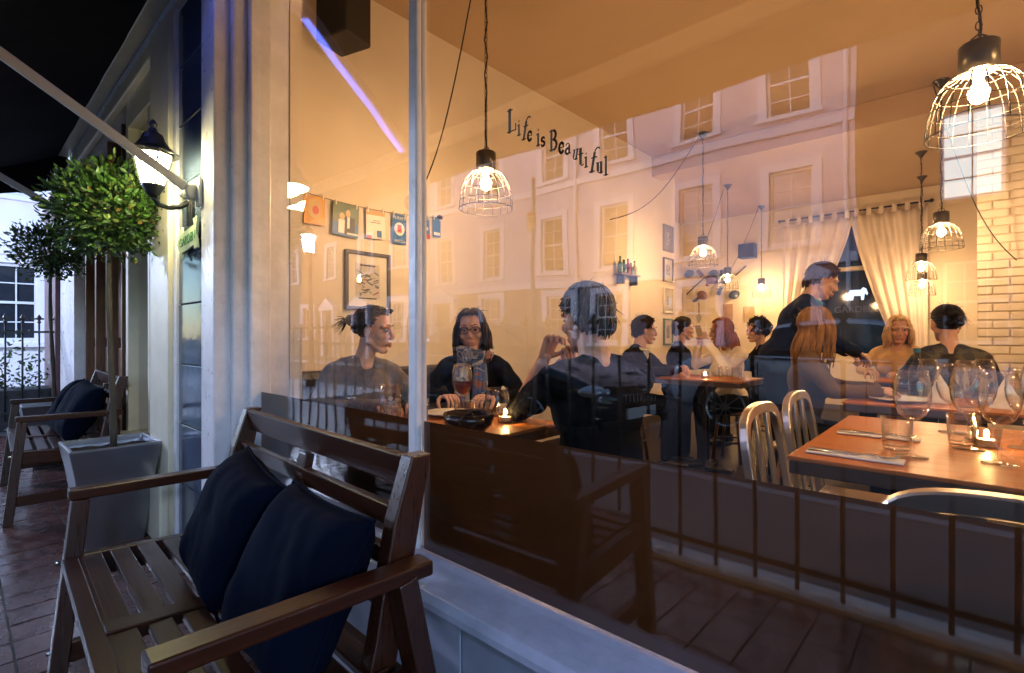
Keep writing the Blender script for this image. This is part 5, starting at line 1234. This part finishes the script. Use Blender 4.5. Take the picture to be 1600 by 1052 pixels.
def person(label, loc, heading, male=False, lean=6, side_lean=0, head=(0, 0, 0), hair=('short', 1, .2), hair_mat=None, top=None, top_name='sweater', low=None, skin=None,
           arms=None, standing=False, scale=1.0, sleeve=1.0, extras=(), curl=35, bulk=1.0):
    skin = skin or m_skin; low = low or M('dark_trousers', (.008, .009, .012), .9, spec=.05)
    t = thing('person', label, 'person', loc, heading); S = scale
    pz = .93 if standing else .545
    P = Vector((0, 0, pz)); RL = rotm(0, lean, side_lean)
    def T(x, y, z): return P + RL @ Vector((x, y, z)) * S
    sw = .178 if male else .155
    bw = (1.08 if male else .95) * bulk
    N = T(-.01, 0, .46)
    HR = rotm(head[0], head[1], head[2]); H = N + HR @ Vector((.045, 0, .165)) * S
    arms = arms or {}
    ar = {}
    for s_, k in ((1, 'L'), (-1, 'R')):
        sh = T(-.01, s_ * sw, .405); e, w_ = arms.get(k, ((.16, s_ * .24, .80), (.38, s_ * .10, .80)))[:2]
        ar[k] = (sh, Vector(e), Vector(w_), s_)
    def torso(m, g):
        m.ell(T(.0, 0, .02), tuple(v * S * bw + g for v in (.125, .165, .13)), 20, 12, RL)
        m.ell(T(.005, 0, .17), tuple(v * S * bw + g for v in (.100, .135, .15)), 20, 12, RL)
        m.ell(T(.005, 0, .31), tuple(v * S * bw + g for v in (.112, .155, .14)), 20, 12, RL)
        if not male:
            for s_ in (-1, 1): m.ell(T(.075, s_ * .065, .28), tuple(v * S + g for v in (.055, .058, .06)), 12, 8, RL)
        m.cap(T(-.012, -sw * .8, .40), T(-.012, sw * .8, .40), (.056 * bw * S) + g, (.056 * bw * S) + g)
        for s_ in (-1, 1): m.cap(T(-.015, s_ * .04, .45), T(-.012, s_ * sw * .9, .405), .045 * S + g, .052 * S + g)
    def arm(m, g, upto=1.0, f=1.0):
        for k, (sh, e, w_, s_) in ar.items():
            m.cap(sh, e, (.052 if male else .044) * f + g, (.041 if male else .035) * f + g)
            w2 = e.lerp(w_, upto); m.cap(e, w2, (.040 if male else .034) * f + g, ((.028 if male else .024) + (1 - upto) * .012) * f + g)
    def legs(m, g):
        for s_ in (-1, 1):
            hip = P + Vector((0, s_ * .09, -.02))
            if standing: kn = Vector((.03, s_ * .10, .50)); an = Vector((-.01, s_ * .11, .09))
            else: kn = Vector((.42, s_ * .11, .50)); an = Vector((.40, s_ * .12, .09))
            m.cap(hip, kn, .085 + g, .060 + g); m.cap(kn, an, .058 + g, .040 + g)
    m = MB(); torso(m, -.006); arm(m, -.002); legs(m, -.006)
    m.cap(N - Vector((0, 0, .03)), H + HR @ Vector((-.035, 0, -.10)) * S, .058 * S, .050 * S * (1.1 if male else .9))
    V, F = remesh(m, .0115, 3)
    bm_ = MB(); bm_._add(V, F, 0)
    hv, hf, hm = HEADS[male]; o0 = len(bm_.v); hs = S * (1.0 if male else .96)
    bm_.v += [tuple(H + HR @ (v * hs)) for v in hv]; bm_.f += [tuple(i + o0 for i in f) for f in hf]; bm_.m += hm
    for k, (sh, e, w_, s_) in ar.items():
        spec = arms.get(k); d = (w_ - e).normalized(); nrm = Vector((0, 0, -1)); cc = curl
        if spec and len(spec) > 2: d = Vector(spec[2]); nrm = Vector(spec[3]); cc = spec[4] if len(spec) > 4 else curl
        hand(bm_, w_ - d * .01, d, nrm, s_, cc, .96 if male else .88)
    for s_ in (-1, 1):
        an = Vector((-.01, s_ * .11, .09)) if standing else Vector((.40, s_ * .12, .09)); bm_.cap(an, an + Vector((0, 0, -.05)), .036, .03)
    me = MB(); me.v, me.f, me.m = bm_.v, bm_.f, bm_.m
    me.build('body', [skin, m_lip], t, True)
    em = MB()
    for s_ in (-1, 1):
        em.ell(H + HR @ (Vector((.0745, s_ * .0315, .007)) * hs), .0112 * hs, 12, 8, None, 0)
        em.ell(H + HR @ (Vector((.0820, s_ * .0318, .007)) * hs), .0066 * hs, 10, 7, None, 1)
    em.build('eyes', [m_eye, m_iris], t, True)
    hm_ = hair_mesh(hair[0], hair[1], hair[2]); hm_.v = [tuple(H + HR @ (Vector(v) * hs)) for v in hm_.v]
    hm_.build('hair', hair_mat, t, True)
    m = MB(); torso(m, .010); arm(m, .009, sleeve); V, F = remesh(m, .0105, 4)
    for i, v in enumerate(V):
        n_ = fbm(v.x, v.y, v.z * .6, 9) * .007 + .010 * max(0, 1 - 2.2 * abs(fbm(v.x + heading, v.y * .7, v.z * .8, 5.5))) - .004; V[i] = v + (v - P).normalized() * n_
    g_ = MB(); g_._add(V, F); g_.build(top_name, top, t, True)
    m = MB(); legs(m, .008); m.ell(P + Vector((0, 0, -.01)), (.135 * bw, .172 * bw, .12)); V, F = remesh(m, .0125, 3); g_ = MB(); g_._add(V, F); g_.build('trousers', low, t, True)
    m = MB()
    for s_ in (-1, 1):
        an = Vector((-.01, s_ * .11, .03)) if standing else Vector((.40, s_ * .12, .03)); m.ell(an + Vector((.06, 0, .012)), (.13, .045, .04)); 
    m.build('shoes', m_bq, t, True)
    for fn in extras: fn(t, H, HR, N, T, hs)
    return t
# extras
def scarf(mat):
    def f(t, H, HR, N, T, hs):
        m = MB(); rnd = random.Random(2)
        for k in range(4):
            pts = [T(.015 + (.075 + .008 * k) * math.cos(a), (.080 + .006 * k) * math.sin(a), .455 + .022 * k + .015 * math.sin(2 * a + k)) for a in [2 * math.pi * i / 20 for i in range(21)]]; m.tube(pts, .020, 7, False)
        for s_ in (-1, 1):
            for q in range(3): m.tube([T(.09, s_ * (.03 + .018 * q), .45), T(.135, s_ * (.03 + .022 * q), .36), T(.145, s_ * (.025 + .02 * q), .25), T(.135, s_ * (.02 + .02 * q), .12)], [.018, .02, .02, .012], 7)
        m.build('scarf', mat, t, True)
    return f
def spectacles(up=False):
    def f(t, H, HR, N, T, hs):
        m = MB(); l = MB()
        def W(x, y, z): return H + HR @ (Vector((x, y, z)) * hs)
        c = (.100, .008) if not up else (.070, .112)
        for s_ in (-1, 1):
            rr = [(s_ * .033 + .026 * math.cos(a), .019 * math.sin(a)) for a in [2 * math.pi * i / 20 for i in range(21)]]
            if not up: m.tube([W(c[0] - .25 * abs(y) ** 1.2, y, c[1] + z - .002) for y, z in rr], .0020, 5, False); m.tube([W(.088, s_ * .058, .012), W(.03, s_ * .078, .012), W(-.01, s_ * .08, .004)], .0018, 5)
            else: m.tube([W(c[0] - .25 * abs(y) + z * .7, y * 1.05, c[1] - z * .8) for y, z in rr], .003, 5, False); l.ell(W(c[0] - .008, s_ * .034, c[1]), (.018, .024, .012), 12, 8); m.tube([W(.06, s_ * .06, .108), W(.02, s_ * .082, .07), W(-.01, s_ * .086, .03)], .0022, 5)
        m.tube([W(c[0], -.008, c[1]), W(c[0] + .003, 0, c[1] + .003), W(c[0], .008, c[1])], .002, 5)
        m.build('spectacles', M('dark_plastic', (.03, .02, .015), .2), t, True)
        if up: l.build('sunglass_lenses', M('dark_lens', (.02, .02, .02), .04), t, True)
    return f
def shirt_tie(tie, shirt):
    def f(t, H, HR, N, T, hs):
        m = MB(); V = [T(.085, -.055, .47), T(.085, .055, .47), T(.128, .028, .34), T(.134, 0, .24), T(.128, -.028, .34)]; V2 = [v + Vector((-.03, 0, 0)) for v in V]
        m._add(V + V2, [(0, 1, 2, 3, 4), (9, 8, 7, 6, 5)] + [(i, (i + 1) % 5, 5 + (i + 1) % 5, 5 + i) for i in range(5)]); m.build('shirt_front', shirt, t)
        m = MB(); m.tube([T(.02 + .068 * math.cos(a), .066 * math.sin(a), .475) for a in [2 * math.pi * i / 16 for i in range(17)]], .014, 7, False); m.build('collar', shirt, t, True)
        if tie: m = MB(); m.tube([T(.100, 0, .46), T(.128, 0, .36), T(.140, 0, .22)], [.012, .014, .022], 6, True, 0, .35); m.build('tie', tie, t, True)
    return f
def phone(p):
    def f(t, H, HR, N, T, hs):
        o = MB().box((0, 0, 0), (.009, .072, .145)).build('phone', M('gold_phone', (.55, .42, .28), .3, .4), None, bevel=.006)
        w = Matrix.Rotation(t.rotation_euler[2], 3, 'Z') @ Vector(p) + t.location
        o.location = w; o.rotation_euler = (0, R(18), t.rotation_euler[2]); tag(o, 'gold coloured phone held up by the woman in white', 'phone')
    return f
hb_dark = HAIR('dark_brown_hair', (.022, .012, .007)); hb_brown = HAIR('brown_hair', (.055, .026, .012)); hb_grey = HAIR('grey_hair', (.085, .08, .075)); hb_black = HAIR('black_hair', (.008, .007, .007))
hb_aub = HAIR('auburn_hair', (.30, .10, .03)); hb_blond = HAIR('blond_hair', (.55, .38, .20)); hb_lb = HAIR('light_brown_hair', (.24, .12, .04))
k_sw = KNIT('charcoal_knit', (.26, .20, .18), 75, 'Y')
kb = M('black_wool', (.006, .006, .007), .95, var=.2, scale=20, spec=.03)
person('woman in a charcoal ribbed sweater with tied back hair, seen in profile', (-2.20, 1.32, 0), -8, False, 8, 0, (44, 4, 0), ('bun', 21, .1), hb_dark, k_sw, 'sweater',
       arms={'L': ((.13, .235, .79), (.36, .10, .80)), 'R': ((.12, -.235, .79), (.36, -.06, .80))}, scale=.94, extras=[spectacles(True)])
person('long haired woman with glasses and a patterned scarf facing the window', (-2.02, 1.93, 0), -52, False, 8, 0, (2, 4, 3), ('long', 5, .24), hb_dark, kb, 'cardigan',
       arms={'L': ((.14, .25, .79), (.34, .12, .81)), 'R': ((.14, -.25, .79), (.34, -.10, .81))}, scale=.95, extras=[scarf(noise_art('print_scarf', [(.06, .08, .14), (.55, .5, .46), (.10, .16, .32), (.4, .16, .10)], 14)), spectacles(False)])
person('grey haired man in black seen from behind, hand raised to his mouth', (-.92, 1.50, 0), 158, True, 9, 0, (4, 6, 0), ('short', 8, .1), hb_grey, kb, 'jumper',
       arms={'L': ((.42, .13, .80), (.335, .055, 1.02), (-.35, -.25, 1.0), (-1, 0, -.3), 48), 'R': ((.24, -.26, .80), (.30, -.04, .98), (-.3, .35, 1), (-1, 0, -.3), 45)}, scale=1.0, sleeve=.15)
su = M('dark_suit', (.012, .011, .015), .8, var=.15, scale=30, spec=.06)
wsh = M('white_shirt', (.75, .72, .68), .8, var=.04)
person('man in a dark suit and tie sitting at the left end of the middle table', (-2.30, 4.06, 0), 8, True, 16, 0, (34, 4, 0), ('short', 12, .1), hb_dark, su, 'jacket',
       arms={'L': ((.24, .25, .80), (.47, .045, .815), (.8, -.5, .25), (.2, -.7, -.4), 45), 'R': ((.24, -.24, .80), (.47, -.035, .815), (.8, .5, .25), (.2, .7, -.4), 45)}, extras=[shirt_tie(M('black_tie', (.01, .01, .012), .6), wsh)])
person('short haired man in navy seated behind the woman with the phone', (-2.40, 5.30, 0), 20, True, 6, 0, (25, 2, 0), ('short', 15, .1), hb_dark, M('navy_jacket', (.008, .010, .022), .85, spec=.06), 'jacket', scale=1.02)
cw = M('white_blouse', (.86, .80, .72), .8, var=.05, scale=5)
person('auburn haired woman in white holding up a phone', (-1.58, 4.64, 0), -118, False, 5, 0, (-38, 6, 0), ('long', 25, .22), hb_aub, cw, 'blouse',
       arms={'L': ((.22, .20, .84), (.30, .03, 1.05), (.25, -.25, 1), (-.6, -.7, 0), 40), 'R': ((.20, -.22, .84), (.31, -.05, 1.03), (.25, .3, 1), (-.5, .8, 0), 40)}, scale=.97, extras=[phone((.335, -.01, 1.13))])
person('curly dark haired woman half hidden behind the woman with the phone', (-1.52, 5.45, 0), -150, False, 6, 0, (10, 0, 0), ('curly', 31, .2), hb_black, kb, 'top', scale=.97)
person('standing waiter in a navy jacket and teal shirt bending over a table', (-1.04, 4.02, 0), 22, True, 24, 0, (4, 22, 0), ('short', 33, .1), hb_brown, M('navy_blazer', (.010, .016, .040), .8, var=.15, spec=.06), 'blazer', M('navy_trousers', (.008, .009, .014), .9, spec=.05),
       arms={'L': ((.26, .27, 1.10), (.45, .12, .99)), 'R': ((.26, -.24, 1.10), (.46, -.10, .99))}, standing=True, extras=[shirt_tie(None, M('teal_shirt', (.015, .16, .17), .8))])
person('light brown haired woman in profile at the left end of the table behind', (-.76, 3.40, 0), 12, False, 8, 0, (32, 0, 0), ('long', 41, .30), hb_lb, M('brown_top', (.10, .055, .03), .9, var=.2), 'top', scale=.98)
person('blond woman in a tan coat facing the window near the curtain', (-.46, 5.56, 0), -100, False, 10, 0, (22, 8, 0), ('long', 44, .20), hb_blond, M('tan_coat', (.55, .36, .19), .85, var=.25, scale=6, bump=.3, bscale=40), 'coat', scale=1.0, bulk=1.06)
person('dark haired woman with tied up hair in a black dress, seen from behind', (-.10, 4.36, 0), 96, False, 4, 0, (20, 0, 0), ('bun', 51, .1), hb_black, noise_art('black_floral', [(.008, .008, .008), (.012, .012, .014), (.05, .042, .02), (.01, .01, .01), (.02, .025, .04)], 9), 'dress', scale=1.02, sleeve=.4)
